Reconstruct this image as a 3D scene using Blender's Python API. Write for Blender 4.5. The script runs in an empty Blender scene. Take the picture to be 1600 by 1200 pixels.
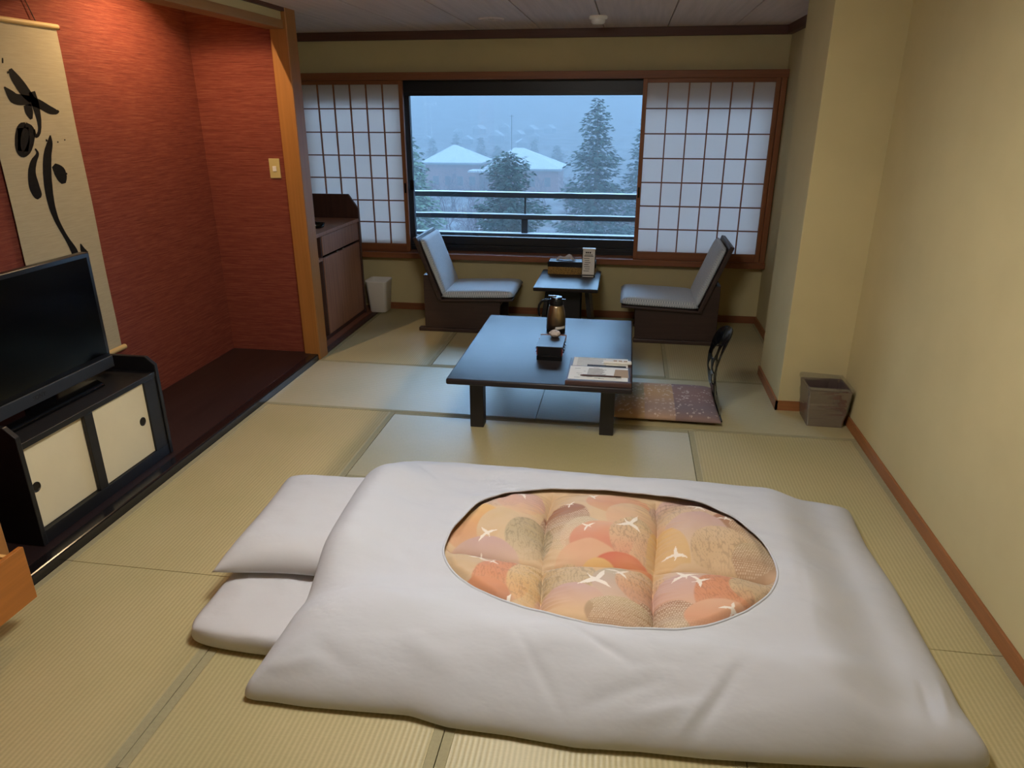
import bpy, bmesh, math, random
import numpy as np
from mathutils import Vector, Matrix, noise

sc = bpy.context.scene
C = sc.collection
rng = random.Random(7)

# ------------------------------------------------------------------ camera
PITCH, YAW, F_PX, EYE = math.radians(20.98), math.radians(8.98), 1109.0, 1.65
fwd = Vector((-math.sin(YAW) * math.cos(PITCH), math.cos(YAW) * math.cos(PITCH), -math.sin(PITCH)))
right = Vector((math.cos(YAW), math.sin(YAW), 0))
up = right.cross(fwd)
cam_d = bpy.data.cameras.new('camera')
cam_d.sensor_width = 36.0
cam_d.lens = F_PX / 1600.0 * 36.0
cam_d.clip_start, cam_d.clip_end = 0.05, 2000
cam = bpy.data.objects.new('camera', cam_d)
m3 = Matrix((right, up, -fwd)).transposed()
cam.matrix_world = Matrix.Translation((0, 0, EYE)) @ m3.to_4x4()
C.objects.link(cam)
sc.camera = cam

# ------------------------------------------------------------------ sky, exposure
SKY = (0.34, 0.62, 1.0)
SKY_STRENGTH = 8.5
LAMP_COL, LAMP_STRENGTH = (1.0, 0.97, 0.92), 28.0
ALCOVE_COL, ALCOVE_POWER = (1.0, 0.70, 0.40), 34.0
FOG_DENSITY = 0.0098
w = bpy.data.worlds.new('overcast_sky')
sc.world = w
w.use_nodes = True
bg = w.node_tree.nodes['Background']
bg.inputs[0].default_value = (*SKY, 1)
bg.inputs[1].default_value = SKY_STRENGTH
sc.view_settings.view_transform = 'Standard'
sc.view_settings.look = 'None'
sc.view_settings.gamma = 1.0
sc.view_settings.use_curve_mapping = False
sc.view_settings.exposure = 0.65
sc.cycles.volume_bounces = 3
sc.cycles.max_bounces = 10
sc.cycles.diffuse_bounces = 6
sc.cycles.transparent_max_bounces = 24
sc.cycles.caustics_reflective = False
sc.cycles.caustics_refractive = False

# daylight enters through the window opening: sampling portal for the sky
pl = bpy.data.lights.new('window_portal', 'AREA')
pl.shape = 'RECTANGLE'
pl.size, pl.size_y = 3.85, 1.40
pl.cycles.is_portal = True
po = bpy.data.objects.new('window_portal', pl)
po.location = (-0.82, 6.16, 1.21)
po.rotation_euler = (math.radians(-90), 0, 0)
C.objects.link(po)

# ------------------------------------------------------------------ materials
def S(r, g, b):
    f = lambda c: (c / 255 / 12.92) if c <= 10 else ((c / 255 + 0.055) / 1.055) ** 2.4
    return (f(r), f(g), f(b), 1.0)

class NT:
    def __init__(s, name):
        s.m = bpy.data.materials.new(name)
        s.m.use_nodes = True
        s.t = s.m.node_tree
        s.p = s.t.nodes['Principled BSDF']
        s.out = s.t.nodes['Material Output']
    def n(s, kind, **kw):
        nd = s.t.nodes.new(kind)
        for k, v in kw.items():
            if k.startswith('i_'):
                key = k[2:]
                key = int(key) if key.isdigit() else key.replace('_', ' ')
                nd.inputs[key].default_value = v
            else:
                setattr(nd, k, v)
        return nd
    def l(s, a, b):
        s.t.links.new(a, b)
    def coord(s, scale=(1, 1, 1), kind='Object'):
        tc = s.n('ShaderNodeTexCoord')
        mp = s.n('ShaderNodeMapping')
        mp.inputs['Scale'].default_value = scale
        s.l(tc.outputs[kind], mp.inputs['Vector'])
        return mp.outputs[0]

def mat(name, col, rough=0.6, metal=0.0, spec=0.5, var=0.0, vscale=(6, 6, 6), bump=0.0, bscale=(60, 60, 60), col2=None, coat=0.0, detail=4, bdist=0.002, sheen=0.0):
    k = NT(name)
    p = k.p
    p.inputs['Roughness'].default_value = rough
    p.inputs['Metallic'].default_value = metal
    p.inputs['Specular IOR Level'].default_value = spec
    p.inputs['Coat Weight'].default_value = coat
    p.inputs['Sheen Weight'].default_value = sheen
    p.inputs['Base Color'].default_value = col
    if var or col2:
        nz = k.n('ShaderNodeTexNoise', i_Scale=1.0, i_Detail=float(detail), i_Roughness=0.6)
        k.l(k.coord(vscale), nz.inputs['Vector'])
        mx = k.n('ShaderNodeMix', data_type='RGBA')
        c2 = col2 or tuple([c * (1 - var) for c in col[:3]] + [1])
        mx.inputs[6].default_value = col
        mx.inputs[7].default_value = c2
        rp = k.n('ShaderNodeMapRange', i_1=0.35, i_2=0.65)
        k.l(nz.outputs[0], rp.inputs[0])
        k.l(rp.outputs[0], mx.inputs[0])
        k.l(mx.outputs[2], p.inputs['Base Color'])
    if bump:
        nb = k.n('ShaderNodeTexNoise', i_Scale=1.0, i_Detail=3.0)
        k.l(k.coord(bscale), nb.inputs['Vector'])
        bp = k.n('ShaderNodeBump', i_Strength=bump, i_Distance=bdist)
        k.l(nb.outputs[0], bp.inputs['Height'])
        k.l(bp.outputs[0], p.inputs['Normal'])
    return k.m

def tatami_mat_mat(name, axis):
    """woven rush: ridges run along `axis`; the rush itself lies across them"""
    k = NT(name)
    x = axis == 'x'
    tc = k.n('ShaderNodeTexCoord')
    sp = k.n('ShaderNodeSeparateXYZ')
    k.l(tc.outputs['Object'], sp.inputs[0])
    across = sp.outputs[1 if x else 0]
    sn = k.n('ShaderNodeMath', operation='MULTIPLY')
    sn.inputs[1].default_value = 2 * math.pi / 0.0155
    k.l(across, sn.inputs[0])
    s2 = k.n('ShaderNodeMath', operation='SINE')
    k.l(sn.outputs[0], s2.inputs[0])
    mr = k.n('ShaderNodeMapRange', i_1=-1.0, i_2=1.0)
    k.l(s2.outputs[0], mr.inputs[0])
    # broken strand noise, stretched across the ridges
    nz = k.n('ShaderNodeTexNoise', i_Scale=1.0, i_Detail=3.0)
    k.l(k.coord((260, 40, 1) if x else (40, 260, 1)), nz.inputs['Vector'])
    n2 = k.n('ShaderNodeTexNoise', i_Scale=1.0, i_Detail=3.0)
    k.l(k.coord((1.7, 1.7, 1)), n2.inputs['Vector'])
    r1 = k.n('ShaderNodeMix', data_type='RGBA')
    r1.inputs[6].default_value = S(160, 148, 108)
    r1.inputs[7].default_value = S(190, 177, 134)
    ad = k.n('ShaderNodeMath', operation='MULTIPLY_ADD')
    ad.inputs[1].default_value = 0.55
    k.l(mr.outputs[0], ad.inputs[0])
    ml = k.n('ShaderNodeMath', operation='MULTIPLY')
    ml.inputs[1].default_value = 0.6
    k.l(nz.outputs[0], ml.inputs[0])
    k.l(ml.outputs[0], ad.inputs[2])
    k.l(ad.outputs[0], r1.inputs[0])
    r2 = k.n('ShaderNodeMix', data_type='RGBA', blend_type='MULTIPLY')
    r2.inputs[0].default_value = 0.35
    cr = k.n('ShaderNodeValToRGB')
    cr.color_ramp.elements[0].color = (0.74, 0.80, 0.66, 1)
    cr.color_ramp.elements[0].position = 0.35
    cr.color_ramp.elements[1].color = (1, 1, 1, 1)
    cr.color_ramp.elements[1].position = 0.6
    k.l(n2.outputs[0], cr.inputs[0])
    k.l(r1.outputs[2], r2.inputs[6])
    k.l(cr.outputs[0], r2.inputs[7])
    k.l(r2.outputs[2], k.p.inputs['Base Color'])
    bp = k.n('ShaderNodeBump', i_Strength=0.30, i_Distance=0.0012)
    k.l(mr.outputs[0], bp.inputs['Height'])
    k.l(bp.outputs[0], k.p.inputs['Normal'])
    k.p.inputs['Roughness'].default_value = 0.43
    k.p.inputs['Specular IOR Level'].default_value = 0.8
    k.p.inputs['Anisotropic'].default_value = 0.7
    tv = k.n('ShaderNodeCombineXYZ')
    tv.inputs[0].default_value = 1.0 if x else 0.0
    tv.inputs[1].default_value = 0.0 if x else 1.0
    k.l(tv.outputs[0], k.p.inputs['Tangent'])
    return k.m

def painted(name, rough=0.8, attr='print', bump=0.15, bscale=(180, 180, 180), sheen=0.0):
    k = NT(name)
    a = k.n('ShaderNodeVertexColor', layer_name=attr)
    k.l(a.outputs[0], k.p.inputs['Base Color'])
    k.p.inputs['Roughness'].default_value = rough
    k.p.inputs['Sheen Weight'].default_value = sheen
    nb = k.n('ShaderNodeTexNoise', i_Scale=1.0, i_Detail=3.0)
    k.l(k.coord(bscale), nb.inputs['Vector'])
    bp = k.n('ShaderNodeBump', i_Strength=bump, i_Distance=0.001)
    k.l(nb.outputs[0], bp.inputs['Height'])
    k.l(bp.outputs[0], k.p.inputs['Normal'])
    return k.m

def grasscloth():
    k = NT('red_grasscloth')
    nz = k.n('ShaderNodeTexNoise', i_Scale=1.0, i_Detail=4.0, i_Roughness=0.65)
    k.l(k.coord((14, 14, 520)), nz.inputs['Vector'])
    n2 = k.n('ShaderNodeTexNoise', i_Scale=1.0, i_Detail=2.0)
    k.l(k.coord((5.0, 5.0, 170)), n2.inputs['Vector'])
    cr = k.n('ShaderNodeValToRGB')
    e = cr.color_ramp.elements
    e[0].position, e[0].color = 0.30, S(92, 42, 34)
    e[1].position, e[1].color = 0.78, S(156, 96, 74)
    e.new(0.5).color = S(124, 60, 47)
    mx = k.n('ShaderNodeMix', i_0=0.4)
    k.l(nz.outputs[0], mx.inputs[2])
    k.l(n2.outputs[0], mx.inputs[3])
    k.l(mx.outputs[0], cr.inputs[0])
    k.l(cr.outputs[0], k.p.inputs['Base Color'])
    bp = k.n('ShaderNodeBump', i_Strength=0.5, i_Distance=0.0015)
    k.l(nz.outputs[0], bp.inputs['Height'])
    k.l(bp.outputs[0], k.p.inputs['Normal'])
    k.p.inputs['Roughness'].default_value = 0.85
    k.p.inputs['Specular IOR Level'].default_value = 0.25
    return k.m

def snowy(name, col, rough=0.9, lo=0.35, hi=0.8, amount=0.8, col2=None):
    """snow lies on upward faces"""
    k = NT(name)
    g = k.n('ShaderNodeNewGeometry')
    sp = k.n('ShaderNodeSeparateXYZ')
    k.l(g.outputs['True Normal'], sp.inputs[0])
    ab = k.n('ShaderNodeMath', operation='ABSOLUTE')
    k.l(sp.outputs[2], ab.inputs[0])
    mr = k.n('ShaderNodeMapRange', i_1=lo, i_2=hi, i_3=0.0, i_4=amount)
    k.l(ab.outputs[0], mr.inputs[0])
    nz = k.n('ShaderNodeTexNoise', i_Scale=1.0, i_Detail=2.0)
    k.l(k.coord((1.2, 1.2, 1.2)), nz.inputs['Vector'])
    b = k.n('ShaderNodeMix', data_type='RGBA')
    b.inputs[6].default_value = col
    b.inputs[7].default_value = col2 or tuple([c * 0.55 for c in col[:3]] + [1])
    k.l(nz.outputs[0], b.inputs[0])
    mx = k.n('ShaderNodeMix', data_type='RGBA')
    mx.inputs[7].default_value = (0.19, 0.19, 0.19, 1)
    k.l(mr.outputs[0], mx.inputs[0])
    k.l(b.outputs[2], mx.inputs[6])
    k.l(mx.outputs[2], k.p.inputs['Base Color'])
    k.p.inputs['Roughness'].default_value = rough
    k.p.inputs['Specular IOR Level'].default_value = 0.1
    return k.m

def pane_glass(name, refl=0.06, rough=0.0, tint=(1, 1, 1, 1)):
    k = NT(name)
    tr = k.n('ShaderNodeBsdfTransparent')
    tr.inputs[0].default_value = tint
    gl = k.n('ShaderNodeBsdfGlossy', i_Roughness=rough)
    lw = k.n('ShaderNodeFresnel', i_IOR=1.4)
    mx = k.n('ShaderNodeMixShader')
    k.l(lw.outputs[0], mx.inputs[0])
    k.l(tr.outputs[0], mx.inputs[1])
    k.l(gl.outputs[0], mx.inputs[2])
    k.l(mx.outputs[0], k.out.inputs['Surface'])
    return k.m

def shoji_paper():
    k = NT('shoji_paper')
    d = k.n('ShaderNodeBsdfDiffuse')
    d.inputs[0].default_value = (0.84, 0.83, 0.81, 1)
    t = k.n('ShaderNodeBsdfTranslucent')
    t.inputs[0].default_value = (0.95, 0.84, 0.78, 1)
    mx = k.n('ShaderNodeMixShader', i_0=0.56)
    k.l(d.outputs[0], mx.inputs[1])
    k.l(t.outputs[0], mx.inputs[2])
    k.l(mx.outputs[0], k.out.inputs['Surface'])
    return k.m

def emitter(name, col, strength):
    k = NT(name)
    k.p.inputs['Base Color'].default_value = (0.8, 0.8, 0.8, 1)
    k.p.inputs['Emission Color'].default_value = (*col, 1)
    k.p.inputs['Emission Strength'].default_value = strength
    return k.m

M = {}
M['plaster'] = mat('sand_plaster', S(203, 189, 144), 0.92, spec=0.15, var=0.10, vscale=(1.3, 1.3, 1.3), bump=0.35, bscale=(240, 240, 240), bdist=0.0012)
M['ceil'] = mat('ceiling_veneer', S(228, 214, 211), 0.75, spec=0.25, var=0.13, vscale=(30, 1.2, 1), bump=0.05)
M['trim_dark'] = mat('dark_red_trim_wood', S(92, 56, 42), 0.55, var=0.25, vscale=(2, 2, 40))
M['cedar'] = mat('cedar_wood', S(150, 92, 52), 0.5, var=0.22, vscale=(50, 50, 2.0), bump=0.05)
M['cedar_h'] = mat('cedar_wood_long', S(140, 84, 48), 0.5, var=0.25, vscale=(2.0, 50, 50), bump=0.05)
M['base_wood'] = mat('baseboard_wood', S(156, 100, 56), 0.5, var=0.18, vscale=(3, 3, 60))
M['pillar'] = mat('hinoki_pillar', S(166, 112, 56), 0.45, var=0.16, vscale=(60, 60, 1.2))
M['beam'] = mat('hinoki_beam', S(158, 118, 74), 0.5, var=0.16, vscale=(60, 1.2, 60))
M['red'] = grasscloth()
M['toko'] = mat('alcove_lacquer', S(48, 35, 34), 0.34, spec=0.4, var=0.3, vscale=(30, 1.5, 30))
M['kamachi'] = mat('black_lacquer_edge', S(24, 21, 22), 0.2, spec=0.6)
M['blackwood'] = mat('black_stained_wood', S(26, 25, 27), 0.38, spec=0.45, var=0.25, vscale=(40, 3, 40))
M['cream'] = mat('cream_door_paper', S(226, 212, 176), 0.8, spec=0.2, var=0.05, vscale=(4, 4, 4))
M['tatx'] = tatami_mat_mat('tatami_ridges_across_room', 'x')
M['taty'] = tatami_mat_mat('tatami_ridges_along_room', 'y')
M['heri'] = mat('tatami_border_cloth', S(160, 152, 118), 0.8, spec=0.25, var=0.12, vscale=(90, 90, 90), bump=0.2, bscale=(700, 700, 700))
M['underfloor'] = mat('subfloor', S(60, 48, 34), 0.9)
M['paper'] = shoji_paper()
M['alu'] = mat('black_aluminium', S(30, 31, 36), 0.4, spec=0.4)
M['glass'] = pane_glass('window_glass')
M['walnut'] = mat('walnut_veneer', S(162, 118, 97), 0.5, spec=0.3, var=0.25, vscale=(45, 45, 2))
M['walnut_d'] = mat('dark_walnut', S(74, 48, 40), 0.45, spec=0.4, var=0.25, vscale=(30, 30, 2))
M['floorboard'] = mat('red_brown_floorboard', S(136, 84, 62), 0.45, var=0.2, vscale=(40, 2, 40))
M['lacquer'] = mat('table_lacquer', S(38, 32, 32), 0.40, spec=0.33, var=0.2, vscale=(2, 60, 60), bump=0.10, bscale=(900, 900, 900), bdist=0.0004)
M['darkleg'] = mat('dark_table_leg', S(30, 25, 24), 0.45)
M['chairwood'] = mat('chair_dark_wood', S(66, 50, 45), 0.42, spec=0.4, var=0.25, vscale=(3, 3, 50))
M['white_cloth'] = mat('white_cotton', S(190, 192, 197), 0.85, spec=0.2, bump=0.45, bscale=(9, 17, 12), bdist=0.006)
M['sheet'] = mat('white_sheet', S(198, 198, 200), 0.85, spec=0.2, bump=0.4, bscale=(10, 14, 10), bdist=0.006)
M['quilt'] = painted('printed_quilt', 0.7, bump=0.25, bscale=(90, 90, 90), sheen=0.1)
M['zabu'] = painted('printed_zabuton', 0.85)
M['white_pl'] = mat('white_plastic', S(236, 234, 228), 0.4)
M['ivory_pl'] = mat('ivory_plastic', S(196, 178, 120), 0.4)
M['black_pl'] = mat('black_plastic', S(16, 16, 18), 0.3)
M['gloss_black'] = mat('gloss_black', S(8, 8, 10), 0.12, spec=0.5)
M['screen'] = mat('tv_screen', S(5, 5, 7), 0.16, spec=0.45)
M['tvbar'] = mat('tv_silver_bar', S(58, 60, 64), 0.45, metal=0.3)
M['steel'] = mat('brushed_steel', S(176, 158, 130), 0.28, metal=1.0, bump=0.1, bscale=(4, 4, 400), bdist=0.0005)
M['brass'] = mat('aged_brass', S(40, 33, 26), 0.4, metal=0.5)
M['ink'] = mat('sumi_ink', S(18, 15, 14), 0.7, spec=0.2, var=0.5, vscale=(120, 20, 60))
M['scroll'] = mat('scroll_linen_paper', S(178, 167, 140), 0.9, spec=0.1, var=0.10, vscale=(10, 10, 160), bump=0.25, bscale=(300, 40, 500))
M['rod'] = mat('scroll_rod', S(196, 166, 110), 0.6)
M['red_end'] = mat('scroll_rod_cap', S(140, 40, 24), 0.5)
M['cord'] = mat('dark_cord', S(50, 34, 28), 0.8)
M['bin'] = mat('brown_bin_leather', S(100, 76, 68), 0.55, var=0.15, vscale=(40, 40, 40))
def bag_film():
    k = NT('clear_bag_film')
    tr = k.n('ShaderNodeBsdfTransparent')
    gl = k.n('ShaderNodeBsdfGlossy', i_Roughness=0.06)
    df = k.n('ShaderNodeBsdfDiffuse')
    df.inputs[0].default_value = (0.8, 0.8, 0.82, 1)
    m1 = k.n('ShaderNodeMixShader', i_0=0.035)
    m2 = k.n('ShaderNodeMixShader', i_0=0.28)
    k.l(tr.outputs[0], m1.inputs[1]); k.l(df.outputs[0], m1.inputs[2])
    k.l(m1.outputs[0], m2.inputs[1]); k.l(gl.outputs[0], m2.inputs[2])
    k.l(m2.outputs[0], k.out.inputs['Surface'])
    return k.m
M['bag'] = bag_film()
M['gold'] = mat('gold_brocade', S(190, 150, 70), 0.5, col2=S(96, 70, 36), vscale=(140, 140, 140))
M['tissue'] = mat('tissue_paper', S(235, 238, 242), 0.9, spec=0.1)
M['page'] = mat('white_page', S(230, 228, 220), 0.8, spec=0.2)
M['marks'] = mat('print_grey', S(96, 92, 88), 0.85)
M['darkmarks'] = mat('print_dark', S(36, 34, 36), 0.85)
M['leather'] = mat('brown_leather', S(66, 42, 36), 0.5, bump=0.2, bscale=(300, 300, 300))
M['kraft'] = mat('kraft_card', S(168, 142, 112), 0.85)
M['woodbox'] = mat('orange_wood', S(178, 110, 44), 0.5, var=0.2, vscale=(40, 2, 40))
M['woodbox_in'] = mat('pale_drawer_wood', S(222, 180, 110), 0.6)
M['redlac'] = mat('red_lacquer', S(110, 34, 24), 0.4)
M['rock'] = mat('pale_wrapped_sweet', S(206, 194, 186), 0.7, var=0.2, vscale=(80, 80, 80), bump=0.4, bscale=(90, 90, 90))
M['snow'] = mat('snow', (0.22, 0.22, 0.22, 1), 0.9, spec=0.1)
M['rail'] = mat('dark_railing', S(20, 20, 22), 0.7, spec=0.2)
M['needle'] = snowy('conifer_needles', S(30, 50, 38), lo=0.75, hi=1.0, amount=0.14, col2=S(18, 30, 24))
M['needle_l'] = snowy('conifer_needles_pale', S(70, 92, 62), lo=0.7, hi=1.0, amount=0.2, col2=S(44, 62, 44))
M['bark'] = mat('bark', S(60, 48, 42), 0.9)
M['twig'] = snowy('bare_twigs', S(84, 64, 68), lo=0.6, hi=0.95, amount=0.45, col2=S(52, 40, 44))
M['pinkwall'] = mat('pink_brick_wall', S(104, 66, 62), 0.9)
M['far_pane'] = mat('far_window_dark', S(46, 40, 42), 0.6)
M['fascia'] = mat('grey_fascia', S(90, 92, 96), 0.8)
M['ground'] = mat('snowy_ground', S(88, 86, 88), 0.95, spec=0.1, col2=S(46, 36, 33), vscale=(0.22, 0.22, 0.22), detail=6)

def fabric(name, a, b, sc_):
    k = NT(name)
    ck = k.n('ShaderNodeTexChecker')
    ck.inputs[1].default_value = a
    ck.inputs[2].default_value = b
    ck.inputs[3].default_value = sc_
    k.l(k.coord((1, 1, 1)), ck.inputs[0])
    k.l(ck.outputs[0], k.p.inputs['Base Color'])
    k.p.inputs['Roughness'].default_value = 0.75
    k.p.inputs['Sheen Weight'].default_value = 0.2
    bp = k.n('ShaderNodeBump', i_Strength=0.3, i_Distance=0.001)
    k.l(ck.outputs[1], bp.inputs['Height'])
    k.l(bp.outputs[0], k.p.inputs['Normal'])
    return k.m
M['chairfab'] = fabric('grey_blue_weave', S(212, 217, 222), S(152, 168, 184), 110.0)

# ------------------------------------------------------------------ mesh helpers
class MB:
    def __init__(s):
        s.v, s.f = [], []
    def add(s, vs, fs):
        o = len(s.v)
        s.v += [tuple(v) for v in vs]
        s.f += [tuple(i + o for i in f) for f in fs]
        return s
    def box(s, x0, x1, y0, y1, z0, z1):
        return s.add([(x0, y0, z0), (x1, y0, z0), (x1, y1, z0), (x0, y1, z0), (x0, y0, z1), (x1, y0, z1), (x1, y1, z1), (x0, y1, z1)],
                     [(0, 3, 2, 1), (4, 5, 6, 7), (0, 1, 5, 4), (1, 2, 6, 5), (2, 3, 7, 6), (3, 0, 4, 7)])
    def prism(s, poly, axis, a, b):
        n = len(poly)
        def P(p, t):
            return {'x': (t, p[0], p[1]), 'y': (p[0], t, p[1]), 'z': (p[0], p[1], t)}[axis]
        vs = [P(p, a) for p in poly] + [P(p, b) for p in poly]
        fs = [tuple(range(n)), tuple(range(2 * n - 1, n - 1, -1))]
        fs += [(i, i + n, (i + 1) % n + n, (i + 1) % n) for i in range(n)]
        return s.add(vs, fs)
    def lathe(s, prof, c=(0, 0, 0), seg=32):
        vs, fs = [], []
        n = len(prof)
        for r, z in prof:
            for j in range(seg):
                t = 2 * math.pi * j / seg
                vs.append((c[0] + r * math.cos(t), c[1] + r * math.sin(t), c[2] + z))
        for i in range(n - 1):
            for j in range(seg):
                k = (j + 1) % seg
                fs.append((i * seg + j, i * seg + k, (i + 1) * seg + k, (i + 1) * seg + j))
        fs.append(tuple(reversed(range(seg))))
        fs.append(tuple(range((n - 1) * seg, n * seg)))
        return s.add(vs, fs)
    def tube(s, pts, rad, seg=8, closed=False):
        pts = [Vector(p) for p in pts]
        n = len(pts)
        rads = rad if isinstance(rad, (list, tuple)) else [rad] * n
        vs, fs = [], []
        prev = None
        for i in range(n):
            a = pts[(i - 1) % n] if (closed or i > 0) else pts[i]
            b = pts[(i + 1) % n] if (closed or i < n - 1) else pts[i]
            t = (b - a).normalized()
            if prev is None:
                ref = Vector((0, 0, 1)) if abs(t.z) < 0.9 else Vector((1, 0, 0))
                u = t.cross(ref).normalized()
            else:
                u = (prev - t * prev.dot(t)).normalized()
            prev = u
            v = t.cross(u)
            for j in range(seg):
                an = 2 * math.pi * j / seg
                vs.append(pts[i] + (u * math.cos(an) + v * math.sin(an)) * rads[i])
        m = n if closed else n - 1
        for i in range(m):
            for j in range(seg):
                k = (j + 1) % seg
                i2 = (i + 1) % n
                fs.append((i * seg + j, i * seg + k, i2 * seg + k, i2 * seg + j))
        if not closed:
            fs.append(tuple(reversed(range(seg))))
            fs.append(tuple(range((n - 1) * seg, n * seg)))
        return s.add(vs, fs)
    def grid(s, nx, ny, fn):
        vs = [fn(i / (nx - 1), j / (ny - 1)) for j in range(ny) for i in range(nx)]
        fs = [(j * nx + i, j * nx + i + 1, (j + 1) * nx + i + 1, (j + 1) * nx + i) for j in range(ny - 1) for i in range(nx - 1)]
        return s.add(vs, fs)
    def build(s, name, m, parent=None, smooth=False, bevel=0.0, seg=2, off=(0, 0, 0), sub=0, fix=True):
        me = bpy.data.meshes.new(name)
        vs = [(v[0] - off[0], v[1] - off[1], v[2] - off[2]) for v in s.v] if any(off) else s.v
        me.from_pydata(vs, [], s.f)
        if fix:
            b = bmesh.new()
            b.from_mesh(me)
            bmesh.ops.recalc_face_normals(b, faces=b.faces)
            b.to_mesh(me)
            b.free()
        me.materials.append(M[m] if isinstance(m, str) else m)
        if smooth:
            me.polygons.foreach_set('use_smooth', [True] * len(me.polygons))
        o = bpy.data.objects.new(name, me)
        C.objects.link(o)
        if parent is not None:
            o.parent = parent
        if bevel:
            bv = o.modifiers.new('bevel', 'BEVEL')
            bv.width, bv.segments, bv.limit_method, bv.angle_limit = bevel, seg, 'ANGLE', math.radians(40)
            if seg > 2:
                me.polygons.foreach_set('use_smooth', [True] * len(me.polygons))
        if sub:
            ss = o.modifiers.new('sub', 'SUBSURF')
            ss.levels = ss.render_levels = sub
        return o

def tag(o, label=None, cat=None, group=None, kind=None):
    for k, v in (('label', label), ('category', cat), ('group', group), ('kind', kind)):
        if v:
            o[k] = v
    return o

def thing(name, label, cat, loc=(0, 0, 0), rz=0.0, group=None):
    o = bpy.data.objects.new(name, None)
    o.empty_display_size = 0.1
    o.location = loc
    o.rotation_euler = (0, 0, rz)
    C.objects.link(o)
    return tag(o, label, cat, group)

def struct(name, mb, m, label=None, cat=None, parent=None, bevel=0.0):
    o = mb.build(name, m, parent, bevel=bevel)
    if parent is None:
        tag(o, label, cat, kind='structure')
    return o

def dup(o, parent=None):
    c = o.copy()
    C.objects.link(c)
    c.parent = parent
    for ch in list(o.children):
        dup(ch, c)
    return c

def color_attr(o, cols, name='print'):
    me = o.data
    a = me.color_attributes.new(name, 'FLOAT_COLOR', 'POINT')
    buf = np.ones((len(me.vertices), 4), np.float32)
    buf[:, :3] = cols
    a.data.foreach_set('color', buf.ravel())

def box(x0, x1, y0, y1, z0, z1):
    return MB().box(x0, x1, y0, y1, z0, z1)

# ================================================================== THE SETTING
XL, XR, YB, ZC = -2.105, 1.30, 5.965, 2.235
fl = struct('floor', box(-2.85, 1.40, -1.0, 6.10, -0.16, -0.045), 'underfloor', 'woven straw mat floor of the room', 'floor')

def tatami(x0, x1, y0, y1, along):
    g = 0.0012
    hw = 0.029
    x0, x1, y0, y1 = x0 + g, x1 - g, y0 + g, y1 - g
    mb = MB()
    if along == 'x':
        mb.box(x0, x1, y0 + hw, y1 - hw, -0.045, 0.0)
    else:
        mb.box(x0 + hw, x1 - hw, y0, y1, -0.045, 0.0)
    o = mb.build('tatami_mat', 'tatx' if along == 'x' else 'taty', fl, bevel=0.0015)
    for k in (0, 1):
        b = MB()
        if along == 'x':
            ya = y0 if k == 0 else y1 - hw
            b.box(x0, x1, ya, ya + hw, -0.045, 0.0008)
        else:
            xa = x0 if k == 0 else x1 - hw
            b.box(xa, xa + hw, y0, y1, -0.045, 0.0008)
        b.build('border_strip', 'heri', o, bevel=0.0012)
for a in [(-2.105, -1.285, 4.52, 5.955, 'y'), (-1.285, 0.315, 4.52, 5.34, 'x'), (-1.285, 0.315, 5.34, 5.955, 'x'), (0.315, 1.115, 4.52, 5.955, 'y'),
          (-2.105, -0.45, 3.69, 4.52, 'x'), (-0.45, 1.29, 3.69, 4.52, 'x'),
          (-2.105, -1.275, 2.06, 3.69, 'y'), (-1.275, 0.405, 2.875, 3.69, 'x'), (-1.275, 0.405, 2.06, 2.875, 'x'), (0.405, 1.29, 2.06, 3.69, 'y'),
          (-2.105, -1.275, 0.42, 2.06, 'y'), (-1.275, -0.43, 1.232, 2.06, 'y'), (-0.43, 0.405, 0.42, 2.06, 'y'), (0.405, 1.29, 0.42, 2.06, 'y'),
          (-1.275, -0.43, 0.42, 1.232, 'x'), (-2.105, -0.43, -0.9, 0.42, 'x'), (-0.43, 1.29, -0.9, 0.42, 'x')]:
    tatami(*a)

# ceiling of veneer boards
ce = struct('ceiling', box(-2.12, 1.40, -1.0, 6.07, ZC + 0.012, ZC + 0.20), 'trim_dark', 'dim veneer board ceiling', 'ceiling')
xs = [-2.12, -1.66, -1.19, -0.72, -0.243, 0.225, 0.70, 1.17, 1.30]
for a, b in zip(xs[:-1], xs[1:]):
    box(a + 0.0035, b - 0.0035, -0.9, 3.6, ZC, ZC + 0.02).build('ceiling_board', 'ceil', ce, bevel=0.002)
    box(a + 0.0035, b - 0.0035, 3.604, 5.96, ZC, ZC + 0.02).build('ceiling_board', 'ceil', ce, bevel=0.002)

# walls
struct('wall_right', box(XR, XR + 0.1, -1.0, 4.16, -0.05, ZC + 0.2), 'plaster', 'plain sand-plaster wall along the right side', 'wall')
struct('wall_column', box(0.945, XR + 0.1, 4.08, 4.69, -0.05, ZC + 0.2), 'plaster', 'square plaster column jutting out from the right wall', 'column', bevel=0.004)
struct('wall_recess', box(1.115, 1.40, 4.69, 6.07, -0.05, ZC + 0.2), 'plaster', 'narrow plaster wall between column and window', 'wall')
wb = MB()
wb.box(-2.85, 1.2, YB, YB + 0.10, -0.05, 0.50)
wb.box(-2.85, 1.2, YB, YB + 0.10, 1.93, ZC + 0.2)
wb.box(-2.85, -2.74, YB, YB + 0.10, 0.50, 1.93)
wb.box(1.095, 1.2, YB, YB + 0.10, 0.50, 1.93)
struct('wall_back', wb, 'plaster', 'plaster wall around the wide window', 'wall')
struct('wall_left', box(-2.87, -2.77, 1.74, 4.69, -0.05, 2.60), 'red', 'rust red grasscloth back wall of the alcove', 'wall')
struct('wall_alcove_side', box(-2.77, -2.20, 4.55, 4.64, -0.05, 2.60), 'red', 'rust red grasscloth side wall of the alcove', 'wall')
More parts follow.
